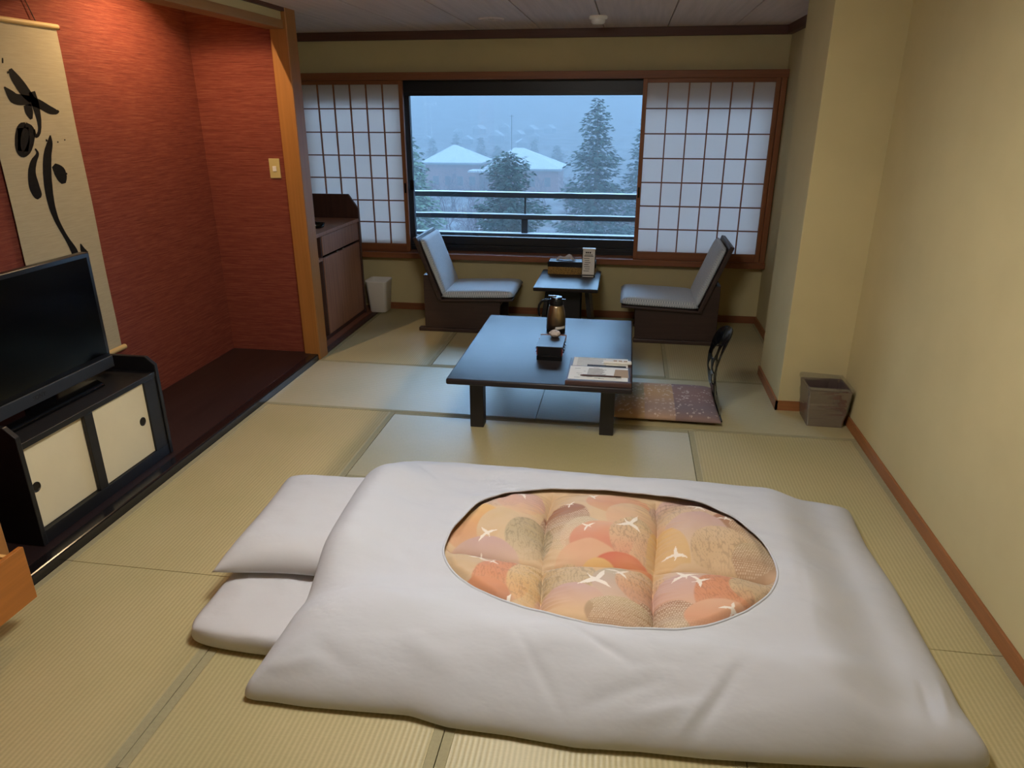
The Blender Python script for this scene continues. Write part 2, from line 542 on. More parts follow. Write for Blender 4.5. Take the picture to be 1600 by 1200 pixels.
struct('wall_minibar', box(-2.87, -2.75, 4.69, 6.07, -0.05, ZC + 0.2), 'plaster', 'plaster wall behind the minibar cabinet', 'wall')
struct('wall_alcove_end', box(-2.77, -2.21, 1.74, 1.84, -0.05, 2.60), 'red', 'near end wall of the alcove', 'wall')
struct('wall_near_left', box(-2.22, -2.12, -1.0, 0.50, -0.05, ZC + 0.2), 'plaster', 'plaster wall beside the entrance', 'wall')
struct('wall_closet', box(-2.87, -2.77, 0.4, 1.74, -0.05, ZC + 0.2), 'plaster', 'wall behind the wooden wardrobe', 'wall')
struct('wall_front', box(-2.87, 1.40, -1.1, -0.9, -0.05, ZC + 0.2), 'plaster', 'plaster wall behind the viewer', 'wall')
struct('wall_minibar_head', box(-2.77, -2.12, 4.665, 5.965, ZC, ZC + 0.2), 'ceil', 'ceiling strip over the minibar', 'ceiling')
struct('wall_closet_head', box(-2.77, -2.12, 0.4, 1.74, ZC, ZC + 0.2), 'ceil', 'ceiling strip over the wardrobe', 'ceiling')

# alcove: platform, front edge, pillar, lintel, ceiling with a square lamp well
struct('floor_alcove', box(-2.77, -2.165, 1.84, 4.55, -0.05, 0.042), 'toko', 'dark lacquered raised floor of the alcove', 'floor')
struct('trim_alcove_edge', box(-2.165, XL, 1.84, 4.515, -0.05, 0.0435), 'kamachi', 'black lacquered front edge beam of the alcove', 'trim', bevel=0.007)
struct('pillar_alcove_near', box(-2.21, -2.10, 1.74, 1.838, -0.05, ZC + 0.02), 'pillar', 'near wooden pillar of the alcove beside the wardrobe', 'pillar', bevel=0.004)
struct('pillar_alcove', box(-2.21, -2.095, 4.515, 4.652, -0.05, ZC + 0.02), 'pillar', 'square honey coloured wooden pillar of the alcove', 'pillar', bevel=0.006)
struct('trim_lintel', box(-2.23, -2.115, 1.84, 4.515, 2.12, 2.168), 'beam', 'honey wooden lintel over the alcove opening', 'trim', bevel=0.003)
struct('wall_lintel', box(-2.215, -2.125, 1.84, 4.515, 2.168, 2.60), 'plaster', 'plaster strip above the alcove lintel', 'wall')
ac = MB()
LX0, LX1, LY0, LY1 = -2.47, -2.24, 3.70, 3.876
ac.box(-2.77, -2.215, 1.84, LY0, 2.40, 2.42)
ac.box(-2.77, -2.215, LY1, 4.55, 2.40, 2.42)
ac.box(-2.77, LX0, LY0, LY1, 2.40, 2.42)
ac.box(LX1, -2.215, LY0, LY1, 2.40, 2.42)
struct('ceiling_alcove', ac, 'ceil', 'ceiling of the alcove', 'ceiling')

# baseboards and mouldings
H = 0.058
struct('baseboard_right', box(1.287, XR, -0.9, 4.08, 0, H), 'base_wood', 'thin wooden baseboard along the right wall', 'baseboard', bevel=0.002)
bb = MB().box(0.933, XR, 4.068, 4.08, 0, H).box(0.933, 0.945, 4.068, 4.70, 0, H).box(0.933, 1.115, 4.69, 4.70, 0, H)
struct('baseboard_column', bb, 'base_wood', 'wooden baseboard around the plaster column', 'baseboard')
struct('baseboard_recess', box(1.103, 1.115, 4.70, 5.965, 0, H), 'base_wood', 'wooden baseboard between column and window wall', 'baseboard')
struct('baseboard_back', box(-2.10, 1.103, 5.955, 5.965, 0, H), 'cedar_h', 'wooden baseboard under the window', 'baseboard')
struct('trim_1', box(-2.75, 1.115, 5.915, 5.965, 2.175, ZC), 'trim_dark', 'dark ceiling moulding above the window', 'trim', bevel=0.003)
struct('trim_2', box(1.075, 1.115, 4.69, 5.915, 2.175, ZC), 'trim_dark', 'dark ceiling moulding between column and window', 'trim')
struct('trim_3', box(-2.125, -2.10, 1.84, 4.515, 2.215, ZC), 'trim_dark', 'thin dark ceiling moulding over the alcove front', 'trim')
# shoji frame: head rail, sill, right post
struct('trim_head', box(-2.75, 1.115, 5.87, 6.0, 1.885, 1.94), 'cedar_h', 'reddish wooden head rail over the paper screens', 'trim', bevel=0.003)
struct('trim_sill', box(-2.75, 1.115, 5.86, 6.04, 0.475, 0.522), 'cedar_h', 'reddish wooden sill under the window', 'trim', bevel=0.004)
struct('trim_post', box(1.068, 1.108, 5.87, 6.0, 0.522, 1.885), 'cedar', 'wooden post at the right end of the window', 'trim', bevel=0.003)

# minibar corner: floorboard and dark edge strip
struct('floor_minibar', box(-2.75, -2.15, 4.665, 5.965, -0.05, 0.022), 'floorboard', 'red brown floorboard under the minibar', 'floor')
struct('trim_minibar', box(-2.15, XL, 4.515, 5.965, -0.05, 0.014), 'walnut_d', 'dark strip between floorboard and straw mats', 'trim', bevel=0.002)

# window
win = struct('window_1', MB().box(-2.75, 1.11, 6.03, 6.11, 1.772, 1.93).box(-2.75, 1.11, 6.03, 6.11, 0.50, 0.575)
             .box(-2.76, -2.68, 6.03, 6.11, 0.575, 1.772).box(1.03, 1.11, 6.03, 6.11, 0.575, 1.772), 'alu', 'wide black framed sliding window', 'window', bevel=0.003)
box(-1.87, -1.806, 6.035, 6.085, 0.575, 1.772).build('sash_stile', 'alu', win, bevel=0.003)
box(-2.68, 1.03, 6.045, 6.085, 0.575, 0.646).build('bottom_rail', 'alu', win, bevel=0.003)
box(-2.68, 1.03, 6.020, 6.03, 1.80, 1.815).build('head_rib', 'alu', win)
box(-2.68, 1.03, 6.020, 6.03, 0.545, 0.555).build('sill_rib', 'alu', win)
box(-1.83, -1.795, 6.015, 6.037, 1.03, 1.11).build('latch', 'gloss_black', win, bevel=0.004)
for a, b in ((-2.68, -1.84), (-1.84, 1.03)):
    box(a, b, 6.064, 6.068, 0.63, 1.78).build('pane', 'glass', win)

# ================================================================== SHOJI SCREENS
def shoji(x0, x1, y, label, pull):
    t = thing('shoji_screen', label, 'screen', (x0, y, 0.522), group='sliding paper screens at the window')
    W, Hh = x1 - x0, 1.363
    st, rt, rb_ = 0.032, 0.030, 0.062
    for a in (0.0, W - st):
        box(a, a + st, -0.016, 0.016, 0, Hh).build('stile', 'cedar', t, bevel=0.002)
    box(st, W - st, -0.016, 0.016, Hh - rt, Hh).build('rail', 'cedar_h', t, bevel=0.002)
    box(st, W - st, -0.016, 0.016, 0, rb_).build('rail', 'cedar_h', t, bevel=0.002)
    cw = (W - 2 * st) / 6
    ch = (Hh - rt - rb_) / 7
    v = box(-0.0045, 0.0045, -0.013, 0.003, rb_, Hh - rt)
    first = None
    for i in range(1, 6):
        if first is None:
            o = first = v.build('lattice_bar', 'cedar', t)
        else:
            o = dup(first, t)
        o.location.x = st + i * cw
    hb = box(st, W - st, -0.010, 0.003, -0.0045, 0.0045)
    first = None
    for i in range(1, 7):
        if first is None:
            o = first = hb.build('lattice_bar', 'cedar_h', t)
        else:
            o = dup(first, t)
        o.location.z = rb_ + i * ch
    box(st, W - st, 0.003, 0.0036, rb_, Hh - rt).build('paper_sheet', 'paper', t)
    px = W - 0.022 if pull > 0 else 0.008
    box(px, px + 0.014, -0.018, -0.0155, 0.49, 0.57).build('finger_pull', 'gloss_black', t, bevel=0.001)
shoji(-2.72, -1.83, 5.955, 'paper lattice screen behind the minibar cabinet', 1)
shoji(0.072, 1.066, 5.905, 'paper lattice screen beside the plaster column', -1)

# ================================================================== LAMPS
cl = thing('ceiling_lamp', 'flat round white ceiling lamp above the bedding', 'lamp', (-0.40, 1.95, ZC))
MB().lathe([(0.30, 0), (0.31, -0.02), (0.31, -0.045), (0.295, -0.05), (0.285, -0.05), (0.285, -0.028), (0.0, -0.028)], seg=48).build('lamp_ring', 'white_pl', cl)
MB().lathe([(0.0, -0.03), (0.283, -0.03), (0.283, -0.10), (0.265, -0.125), (0.20, -0.138), (0.0, -0.142)], seg=48).build('diffuser', emitter('lamp_diffuser', LAMP_COL, LAMP_STRENGTH), cl)
al = thing('alcove_lamp', 'small warm lamp recessed in the alcove ceiling', 'lamp', (-2.36, 3.79, 2.42))
w_ = MB()
for (a, b, c, d) in ((LX0 - 0.01, LX1 + 0.01, LY0 - 0.01, LY0), (LX0 - 0.01, LX1 + 0.01, LY1, LY1 + 0.01), (LX0 - 0.01, LX0, LY0, LY1), (LX1, LX1 + 0.01, LY0, LY1)):
    w_.box(a, b, c, d, 2.40, 2.56)
w_.box(LX0 - 0.01, LX1 + 0.01, LY0 - 0.01, LY1 + 0.01, 2.56, 2.57)
w_.build('lamp_well', 'white_pl', al, off=(-2.36, 3.79, 2.42))
MB().lathe([(0.02, 0.14), (0.02, 0.075), (0.012, 0.07)], seg=16).build('socket', 'white_pl', al)
ld = bpy.data.lights.new('alcove_bulb', 'SPOT')
ld.spot_size, ld.spot_blend = math.radians(155), 0.7
ld.color, ld.energy, ld.shadow_soft_size = ALCOVE_COL, ALCOVE_POWER, 0.007
lo = bpy.data.objects.new('bulb', ld)
lo.location = (0, 0, 0.029)
lo.parent = al
C.objects.link(lo)

# downlight (off) and smoke detector on the ceiling near the window
dl = thing('downlight', 'flat round downlight ring in the ceiling', 'downlight', (-0.972, 5.243, ZC))
MB().lathe([(0.088, 0.0), (0.088, -0.008), (0.070, -0.010), (0.066, -0.003)], seg=32).build('trim_ring', 'ceil', dl, smooth=True)
MB().lathe([(0.066, -0.001), (0.0, -0.004)], seg=32).build('lens', mat('frosted_lens', S(150, 130, 116), 0.5), dl)
sd = thing('smoke_detector', 'small white smoke detector on the ceiling', 'smoke detector', (-0.253, 5.22, ZC))
MB().lathe([(0.058, 0), (0.060, -0.012), (0.056, -0.020), (0.0, -0.020)], seg=32).build('base_plate', 'white_pl', sd, smooth=False)
MB().lathe([(0.046, -0.020), (0.044, -0.038), (0.034, -0.048), (0.0, -0.050)], seg=32).build('sensor_cap', 'white_pl', sd)
box(-0.052, -0.046, -0.006, 0.006, -0.018, -0.008).build('indicator', 'redlac', sd)

# light switch on the alcove side wall
sw = thing('light_switch', 'ivory light switch plate on the red alcove wall', 'switch', (-2.291, 4.55, 1.304))
box(-0.037, 0.037, -0.008, 0.0, -0.062, 0.062).build('plate', 'ivory_pl', sw, bevel=0.003)
box(-0.013, 0.013, -0.013, -0.008, -0.018, 0.014).build('rocker', 'white_pl', sw, bevel=0.002)

# ================================================================== HANGING SCROLL
# brush strokes: left and right outline points (y, z, y, z) on the scroll
INK=[[(3.064,1.827,3.081,1.833),(3.062,1.823,3.084,1.829),(3.06,1.816,3.089,1.825),(3.059,1.807,3.094,1.82),(3.059,1.798,3.1,1.815),(3.062,1.788,3.106,1.809),(3.066,1.778,3.114,1.802),(3.071,1.768,3.122,1.793),(3.076,1.759,3.13,1.784),(3.081,1.749,3.137,1.775),(3.088,1.738,3.145,1.764),(3.095,1.728,3.151,1.754),(3.103,1.718,3.157,1.745),(3.112,1.709,3.163,1.735),(3.123,1.7,3.169,1.725),(3.132,1.693,3.174,1.717),(3.139,1.689,3.178,1.71)],[(3.012,1.752,3.019,1.755),(3.013,1.745,3.025,1.752),(3.015,1.736,3.035,1.748),(3.017,1.726,3.046,1.743),(3.019,1.717,3.057,1.738),(3.021,1.71,3.065,1.733),(3.024,1.701,3.072,1.728),(3.031,1.691,3.077,1.727),(3.046,1.683,3.081,1.726),(3.065,1.679,3.089,1.725),(3.085,1.678,3.104,1.724),(3.103,1.679,3.123,1.722),(3.118,1.678,3.142,1.72),(3.133,1.676,3.159,1.717),(3.147,1.674,3.175,1.713),(3.161,1.672,3.19,1.709),(3.174,1.668,3.207,1.703),(3.188,1.663,3.223,1.696),(3.203,1.657,3.239,1.688),(3.218,1.65,3.253,1.681),(3.234,1.644,3.265,1.675),(3.248,1.64,3.275,1.671),(3.262,1.638,3.283,1.667),(3.274,1.638,3.29,1.664),(3.286,1.638,3.295,1.661),(3.298,1.641,3.296,1.66),(3.307,1.646,3.298,1.659),(3.311,1.65,3.302,1.659),(3.313,1.652,3.306,1.659)],[(3.148,1.733,3.187,1.741),(3.147,1.723,3.189,1.732),(3.147,1.71,3.191,1.719),(3.148,1.696,3.193,1.704),(3.148,1.681,3.194,1.69),(3.15,1.668,3.193,1.676),(3.153,1.653,3.193,1.661),(3.155,1.64,3.191,1.645),(3.157,1.627,3.189,1.631),(3.158,1.614,3.187,1.617),(3.158,1.602,3.184,1.604),(3.157,1.591,3.18,1.592),(3.156,1.582,3.177,1.581),(3.153,1.573,3.172,1.571),(3.149,1.565,3.168,1.562),(3.144,1.559,3.163,1.554),(3.14,1.554,3.157,1.548),(3.137,1.551,3.151,1.542),(3.135,1.55,3.143,1.538),(3.136,1.55,3.132,1.535),(3.139,1.548,3.122,1.54),(3.138,1.551,3.121,1.548),(3.136,1.56,3.122,1.558),(3.136,1.569,3.124,1.567),(3.135,1.575,3.125,1.574)],[(3.1,1.676,3.144,1.685),(3.1,1.67,3.145,1.679),(3.099,1.661,3.147,1.671),(3.099,1.652,3.148,1.662),(3.101,1.643,3.148,1.653),(3.105,1.635,3.146,1.644),(3.111,1.628,3.142,1.634),(3.116,1.621,3.138,1.626),(3.12,1.616,3.136,1.62)],[(3.072,1.583,3.093,1.605),(3.078,1.58,3.099,1.602),(3.086,1.577,3.11,1.598),(3.092,1.573,3.122,1.591),(3.094,1.57,3.13,1.58),(3.094,1.563,3.131,1.566),(3.092,1.552,3.128,1.552),(3.088,1.54,3.123,1.537),(3.082,1.529,3.116,1.523),(3.075,1.517,3.108,1.509),(3.066,1.506,3.098,1.495),(3.057,1.496,3.087,1.482),(3.049,1.488,3.075,1.471),(3.042,1.484,3.062,1.463),(3.037,1.481,3.048,1.457),(3.034,1.479,3.033,1.454),(3.035,1.479,3.018,1.456),(3.034,1.479,3.007,1.463),(3.031,1.483,3.001,1.472),(3.029,1.49,2.997,1.483),(3.028,1.498,2.996,1.495),(3.03,1.509,2.997,1.509),(3.034,1.523,3.002,1.524),(3.04,1.537,3.007,1.54),(3.046,1.549,3.013,1.554),(3.052,1.559,3.02,1.566),(3.059,1.568,3.027,1.578),(3.065,1.575,3.036,1.588),(3.069,1.579,3.047,1.597),(3.069,1.579,3.061,1.604),(3.07,1.579,3.075,1.605),(3.076,1.58,3.083,1.605),(3.081,1.58,3.088,1.604)],[(3.033,1.58,3.099,1.583),(3.031,1.57,3.097,1.573),(3.028,1.556,3.095,1.558),(3.024,1.541,3.092,1.542),(3.021,1.529,3.088,1.526),(3.017,1.517,3.082,1.511),(3.013,1.504,3.075,1.497),(3.009,1.493,3.068,1.485),(3.006,1.485,3.064,1.477)],[(3.106,1.488,3.114,1.49),(3.108,1.483,3.117,1.487),(3.11,1.478,3.121,1.481),(3.111,1.472,3.126,1.474),(3.108,1.467,3.126,1.464),(3.102,1.462,3.121,1.454),(3.091,1.455,3.113,1.444),(3.078,1.447,3.105,1.434),(3.066,1.436,3.099,1.425),(3.057,1.425,3.094,1.415),(3.049,1.413,3.088,1.405),(3.041,1.4,3.084,1.394),(3.035,1.385,3.081,1.383),(3.03,1.37,3.08,1.37),(3.026,1.354,3.081,1.356),(3.023,1.338,3.083,1.342),(3.022,1.322,3.084,1.329),(3.023,1.308,3.085,1.318),(3.027,1.295,3.087,1.306),(3.032,1.283,3.088,1.295),(3.037,1.275,3.088,1.286),(3.042,1.269,3.087,1.281),(3.049,1.265,3.084,1.277),(3.054,1.263,3.081,1.274),(3.058,1.263,3.08,1.271)],[(3.217,1.545,3.225,1.545),(3.212,1.539,3.225,1.538),(3.204,1.53,3.226,1.529),(3.196,1.52,3.226,1.517),(3.187,1.51,3.224,1.505),(3.179,1.5,3.219,1.492),(3.169,1.488,3.213,1.479),(3.16,1.474,3.206,1.466),(3.151,1.458,3.2,1.452),(3.143,1.439,3.195,1.435),(3.135,1.419,3.188,1.415),(3.129,1.399,3.182,1.395),(3.123,1.378,3.177,1.376),(3.119,1.358,3.172,1.356),(3.115,1.338,3.168,1.337),(3.112,1.318,3.165,1.318),(3.11,1.298,3.161,1.298),(3.109,1.277,3.158,1.278),(3.109,1.257,3.156,1.258),(3.11,1.236,3.154,1.238),(3.112,1.215,3.153,1.219),(3.115,1.196,3.154,1.2),(3.12,1.177,3.155,1.182),(3.125,1.159,3.157,1.164),(3.131,1.14,3.161,1.146),(3.139,1.121,3.167,1.127),(3.147,1.101,3.174,1.108),(3.156,1.082,3.182,1.088),(3.164,1.063,3.191,1.069),(3.172,1.043,3.201,1.05),(3.179,1.023,3.213,1.031),(3.185,1.004,3.224,1.013),(3.189,0.99,3.232,0.997),(3.19,0.981,3.236,0.984),(3.19,0.976,3.238,0.974),(3.189,0.972,3.238,0.968),(3.188,0.968,3.238,0.964)],[(3.186,1.4,3.213,1.416),(3.188,1.394,3.222,1.414),(3.19,1.385,3.235,1.41),(3.192,1.376,3.249,1.403),(3.192,1.369,3.261,1.394),(3.194,1.363,3.268,1.382),(3.197,1.356,3.27,1.37),(3.2,1.348,3.271,1.359),(3.204,1.34,3.27,1.35),(3.209,1.333,3.267,1.341),(3.215,1.327,3.262,1.332),(3.221,1.322,3.257,1.325),(3.225,1.318,3.253,1.32)],[(3.261,1.019,3.267,1.019),(3.259,1.013,3.271,1.013),(3.256,1.003,3.277,1.004),(3.254,0.992,3.283,0.995),(3.254,0.981,3.288,0.988),(3.257,0.972,3.293,0.984),(3.263,0.964,3.297,0.978),(3.269,0.958,3.302,0.973),(3.272,0.954,3.306,0.969)],[(3.184,1.526,3.192,1.529),(3.185,1.524,3.194,1.527),(3.185,1.521,3.196,1.524),(3.185,1.518,3.197,1.521),(3.185,1.516,3.199,1.52)],[(3.04,1.872,3.047,1.872),(3.038,1.867,3.046,1.868),(3.036,1.861,3.045,1.862),(3.034,1.855,3.043,1.856),(3.033,1.85,3.042,1.851)],[(3.05,1.817,3.059,1.82),(3.05,1.815,3.06,1.818),(3.05,1.812,3.061,1.816),(3.05,1.81,3.062,1.813),(3.05,1.808,3.063,1.812)],[(3.266,1.367,3.274,1.369),(3.266,1.365,3.275,1.367),(3.267,1.362,3.276,1.365),(3.267,1.36,3.278,1.362),(3.267,1.358,3.279,1.361)],[(3.254,1.514,3.262,1.517),(3.255,1.513,3.262,1.516),(3.256,1.511,3.264,1.514),(3.257,1.509,3.265,1.513),(3.258,1.508,3.266,1.512)],[(3.303,1.522,3.309,1.525),(3.303,1.521,3.31,1.524),(3.304,1.519,3.312,1.523),(3.305,1.518,3.313,1.521),(3.306,1.517,3.314,1.52)]]
sx = -2.77
sl = thing('hanging_scroll', 'tall linen scroll with black brush calligraphy on the red wall', 'scroll', (sx, 3.155, 0.0))
ly = lambda y: y - 3.155
def wob(u, v):
    z = 0.42 + v * 1.605
    return (0.0135 + 0.003 * math.sin(v * 9) * (1 - abs(2 * u - 1)), ly(2.90 + u * 0.505), z)
pa = MB().grid(9, 60, lambda u, v: (0.0135, ly(2.90 + u * 0.505 + 0.002 * math.sin(v * 14 + u)), 0.42 + v * 1.605)).build('paper', 'scroll', sl)
so = pa.modifiers.new('solid', 'SOLIDIFY'); so.thickness = 0.002; so.offset = 0
MB().tube([(0.014, ly(2.88), 2.03), (0.014, ly(3.415), 2.03)], 0.013, 12).build('top_rod', 'rod', sl)
MB().tube([(0.014, ly(3.415), 2.03), (0.014, ly(3.421), 2.03)], 0.0125, 12).build('rod_cap', 'red_end', sl)
MB().tube([(0.016, ly(2.865), 0.415), (0.016, ly(3.43), 0.415)], 0.0145, 12).build('bottom_rod', 'rod', sl)
MB().tube([(0.010, ly(3.02), 2.043), (0.006, ly(3.155), 2.36), (0.010, ly(3.29), 2.043)], 0.0022, 6).build('hanging_cord', 'cord', sl)
for st_ in INK:
    mb = MB()
    n = len(st_)
    vs = []
    for (ya, za, yb2, zb2) in st_:
        vs += [(0.0155, ly(ya), za), (0.0155, ly(yb2), zb2)]
    fs = [(2 * i, 2 * i + 1, 2 * i + 3, 2 * i + 2) for i in range(n - 1)]
    mb.add(vs, fs).build('ink_stroke', 'ink', sl)

# ================================================================== TV STAND + TV
ts = thing('tv_cabinet', 'low black cabinet with two cream sliding doors in the alcove', 'cabinet', (-2.40, 2.50, 0.043))
def tb(a, b, c, d, e, f): return box(a + 2.40, b + 2.40, c - 2.50, d - 2.50, e - 0.043, f - 0.043)
prof = [(-2.62 + 2.4, 0), (-2.20 + 2.4, 0), (-2.20 + 2.4, 0.470), (-2.245 + 2.4, 0.510), (-2.62 + 2.4, 0.510)]
for ya in (2.075, 2.91):
    MB().prism(prof, 'y', ya - 2.5, ya - 2.5 + 0.022).build('side_panel', 'blackwood', ts, bevel=0.003)
tb(-2.62, -2.205, 2.097, 2.91, 0.455, 0.48).build('top_board', 'blackwood', ts, bevel=0.002)
tb(-2.62, -2.205, 2.097, 2.91, 0.043, 0.098).build('base_board', 'blackwood', ts, bevel=0.002)
tb(-2.62, -2.60, 2.097, 2.91, 0.098, 0.455).build('back_panel', 'blackwood', ts)
tb(-2.225, -2.207, 2.425, 2.475, 0.098, 0.455).build('centre_stile', 'blackwood', ts, bevel=0.002)
tb(-2.225, -2.207, 2.82, 2.91, 0.098, 0.455).build('frame_stile', 'blackwood', ts, bevel=0.002)
for (a, b, xx, hy) in ((2.085, 2.44, -2.228, 2.135), (2.46, 2.83, -2.216, 2.775)):
    d = tb(xx - 0.014, xx, a, b, 0.10, 0.452).build('sliding_door', 'cream', ts, bevel=0.001)
    p = MB()
    c = (xx + 2.40, hy - 2.50, 0.275 - 0.043)
    prof2 = [(0.021, -0.002), (0.021, 0.002), (0.018, 0.0025), (0.016, 0.0006), (0.0, 0.0004)]
    vs, fs = [], []
    seg = 24
    for r, hgt in prof2:
        for j in range(seg):
            t_ = 2 * math.pi * j / seg
            vs.append((c[0] + hgt, c[1] + r * math.cos(t_), c[2] + r * math.sin(t_)))
    for i in range(len(prof2) - 1):
        for j in range(seg):
            fs.append((i * seg + j, i * seg + (j + 1) % seg, (i + 1) * seg + (j + 1) % seg, (i + 1) * seg + j))
    MB().add(vs, fs).build('round_pull', 'brass', d)

tv = thing('television', 'black flat television with grey lower bar on the black cabinet', 'television', (-2.40, 2.43, 0.48))
def tb2(a, b, c, d, e, f): return box(a + 2.40, b + 2.40, c - 2.43, d - 2.43, e - 0.48, f - 0.48)
tb2(-2.43, -2.385, 2.005, 2.865, 0.515, 1.06).build('housing', 'black_pl', tv, bevel=0.006, seg=3)
tb2(-2.3855, -2.382, 2.03, 2.84, 0.59, 1.04).build('screen', 'screen', tv)
tb2(-2.3855, -2.376, 2.005, 2.865, 0.515, 0.57).build('speaker_bar', 'tvbar', tv, bevel=0.003)
tb2(-2.42, -2.39, 2.36, 2.50, 0.492, 0.53).build('neck', 'gloss_black', tv)
MB().prism([(2.14 - 2.43, -2.30 + 2.40), (2.72 - 2.43, -2.30 + 2.40), (2.76 - 2.43, -2.40 + 2.40), (2.60 - 2.43, -2.52 + 2.40), (2.26 - 2.43, -2.52 + 2.40), (2.10 - 2.43, -2.40 + 2.40)], 'z', 0.0, 0.013)
base = MB()
poly = [(0.09, -0.27), (0.09, 0.27), (0.02, 0.31), (-0.12, 0.2), (-0.12, -0.2), (0.02, -0.31)]
base.prism(poly, 'z', 0.0, 0.012).build('foot', 'gloss_black', tv, bevel=0.003)
def text_mesh(txt, size, name, m, parent, mw):
    cu = bpy.data.curves.new(name, 'FONT')
    cu.body, cu.size, cu.align_x, cu.align_y, cu.extrude = txt, size, 'CENTER', 'CENTER', 0.0004
    o = bpy.data.objects.new(name + '_tmp', cu)
    C.objects.link(o)
    bpy.context.view_layer.update()
    me = bpy.data.meshes.new_from_object(o.evaluated_get(bpy.context.evaluated_depsgraph_get()))
    bpy.data.objects.remove(o)
    me.materials.clear()
    me.materials.append(M[m])
    r = bpy.data.objects.new(name, me)
    C.objects.link(r)
    r.parent = parent
    r.matrix_local = mw
    return r
# text plane: local X -> +y, local Y -> +z, faces +x
RX = Matrix(((0, 0, 1, 0), (1, 0, 0, 0), (0, 1, 0, 0), (0, 0, 0, 1)))
text_mesh('SONY', 0.026, 'logo', 'darkmarks', tv, Matrix.Translation((-2.3755 + 2.40, 2.405 - 2.43, 0.5425 - 0.48)) @ RX)

# ================================================================== WARDROBE WITH OPEN DRAWER (left edge)
wd = thing('wooden_wardrobe', 'orange wooden wardrobe with its lowest drawer pulled open', 'wardrobe', (-2.44, 1.16, 0))
def wb_(a, b, c, d, e, f): return box(a + 2.44, b + 2.44, c - 1.16, d - 1.16, e, f)
wb_(-2.75, -2.115, 0.52, 0.54, 0, 2.0).build('side_panel', 'woodbox', wd)
wb_(-2.75, -2.115, 1.715, 1.735, 0, 2.0).build('side_panel', 'woodbox', wd)
wb_(-2.75, -2.115, 0.54, 1.715, 0.0, 0.08).build('plinth', 'woodbox', wd)
wb_(-2.75, -2.115, 0.54, 1.715, 0.32, 2.0).build('body', 'woodbox', wd)
dr = wb_(-1.93, -1.912, 0.60, 1.725, 0.105, 0.305).build('drawer', 'woodbox', wd, bevel=0.002)
wb_(-2.55, -1.93, 1.685, 1.70, 0.12, 0.285).build('drawer_side', 'woodbox_in', dr)
wb_(-2.55, -1.93, 0.63, 0.645, 0.12, 0.285).build('drawer_side', 'woodbox_in', dr)
wb_(-2.55, -1.93, 0.645, 1.685, 0.12, 0.13).build('drawer_bottom', 'woodbox_in', dr)

# ================================================================== MINIBAR CABINET
mc = thing('minibar_cabinet', 'brown wooden minibar cabinet between pillar and window', 'cabinet', (-2.47, 5.20, 0.022))
def mb_(a, b, c, d, e, f): return box(a + 2.47, b + 2.47, c - 5.20, d - 5.20, e - 0.022, f - 0.022)
sp_ = [(-2.745 + 2.47, 0), (-2.185 + 2.47, 0), (-2.185 + 2.47, 0.885), (-2.262 + 2.47, 0.998), (-2.745 + 2.47, 0.998)]
MB().prism(sp_, 'y', 0.50, 0.525).build('side_panel', 'walnut_d', mc, bevel=0.003)
MB().prism(sp_, 'y', -0.49, -0.465).build('side_panel', 'walnut_d', mc, bevel=0.003)
mb_(-2.745, -2.725, 4.735, 5.70, 0.022, 1.02).build('back_panel', 'walnut_d', mc)
mb_(-2.725, -2.186, 4.735, 5.70, 0.802, 0.828).build('counter', 'walnut', mc, bevel=0.002)
mb_(-2.725, -2.20, 4.935, 4.955, 0.05, 0.802).build('partition', 'walnut_d', mc)
mb_(-2.725, -2.19, 4.735, 4.935, 0.625, 0.645).build('shelf', 'walnut', mc)
mb_(-2.725, -2.20, 4.735, 5.70, 0.022, 0.05).build('plinth', 'walnut_d', mc)
dw = mb_(-2.215, -2.195, 4.958, 5.695, 0.655, 0.797).build('drawer', 'walnut', mc, bevel=0.002)
mb_(-2.60, -2.215, 4.97, 5.68, 0.66, 0.76).build('drawer_box', 'walnut_d', dw)
dd = mb_(-2.215, -2.195, 4.958, 5.695, 0.055, 0.635).build('door', 'walnut', mc, bevel=0.002)
for yy in (5.20, 5.32):
    mb_(-2.198, -2.192, yy, yy + 0.04, 0.637, 0.645).build('catch', 'steel', dd)
fr = thing('mini_fridge', 'white mini fridge inside the minibar cabinet', 'fridge', (-2.47, 4.835, 0.05))
box(-0.25, 0.20, -0.095, 0.095, 0.0, 0.53).build('body', 'white_pl', fr, bevel=0.008, seg=3)
box(0.202, 0.232, -0.095, 0.095, 0.03, 0.52).build('door', 'white_pl', fr, bevel=0.006, seg=3)
at_ = thing('ashtray', 'round black glossy dish on the minibar counter', 'dish', (-2.33, 5.16, 0.828))
MB().lathe([(0.055, 0.0), (0.068, 0.006), (0.074, 0.03), (0.070, 0.034), (0.060, 0.030), (0.054, 0.012), (0.0, 0.010)], seg=32).build('bowl', 'gloss_black', at_, smooth=True)
for k in range(4):
    a = k * math.pi / 2 + 0.4
    box(-0.008, 0.008, -0.006, 0.006, 0.030, 0.036).build('rest', 'gloss_black', at_).location = (0.066 * math.cos(a), 0.066 * math.sin(a), 0)

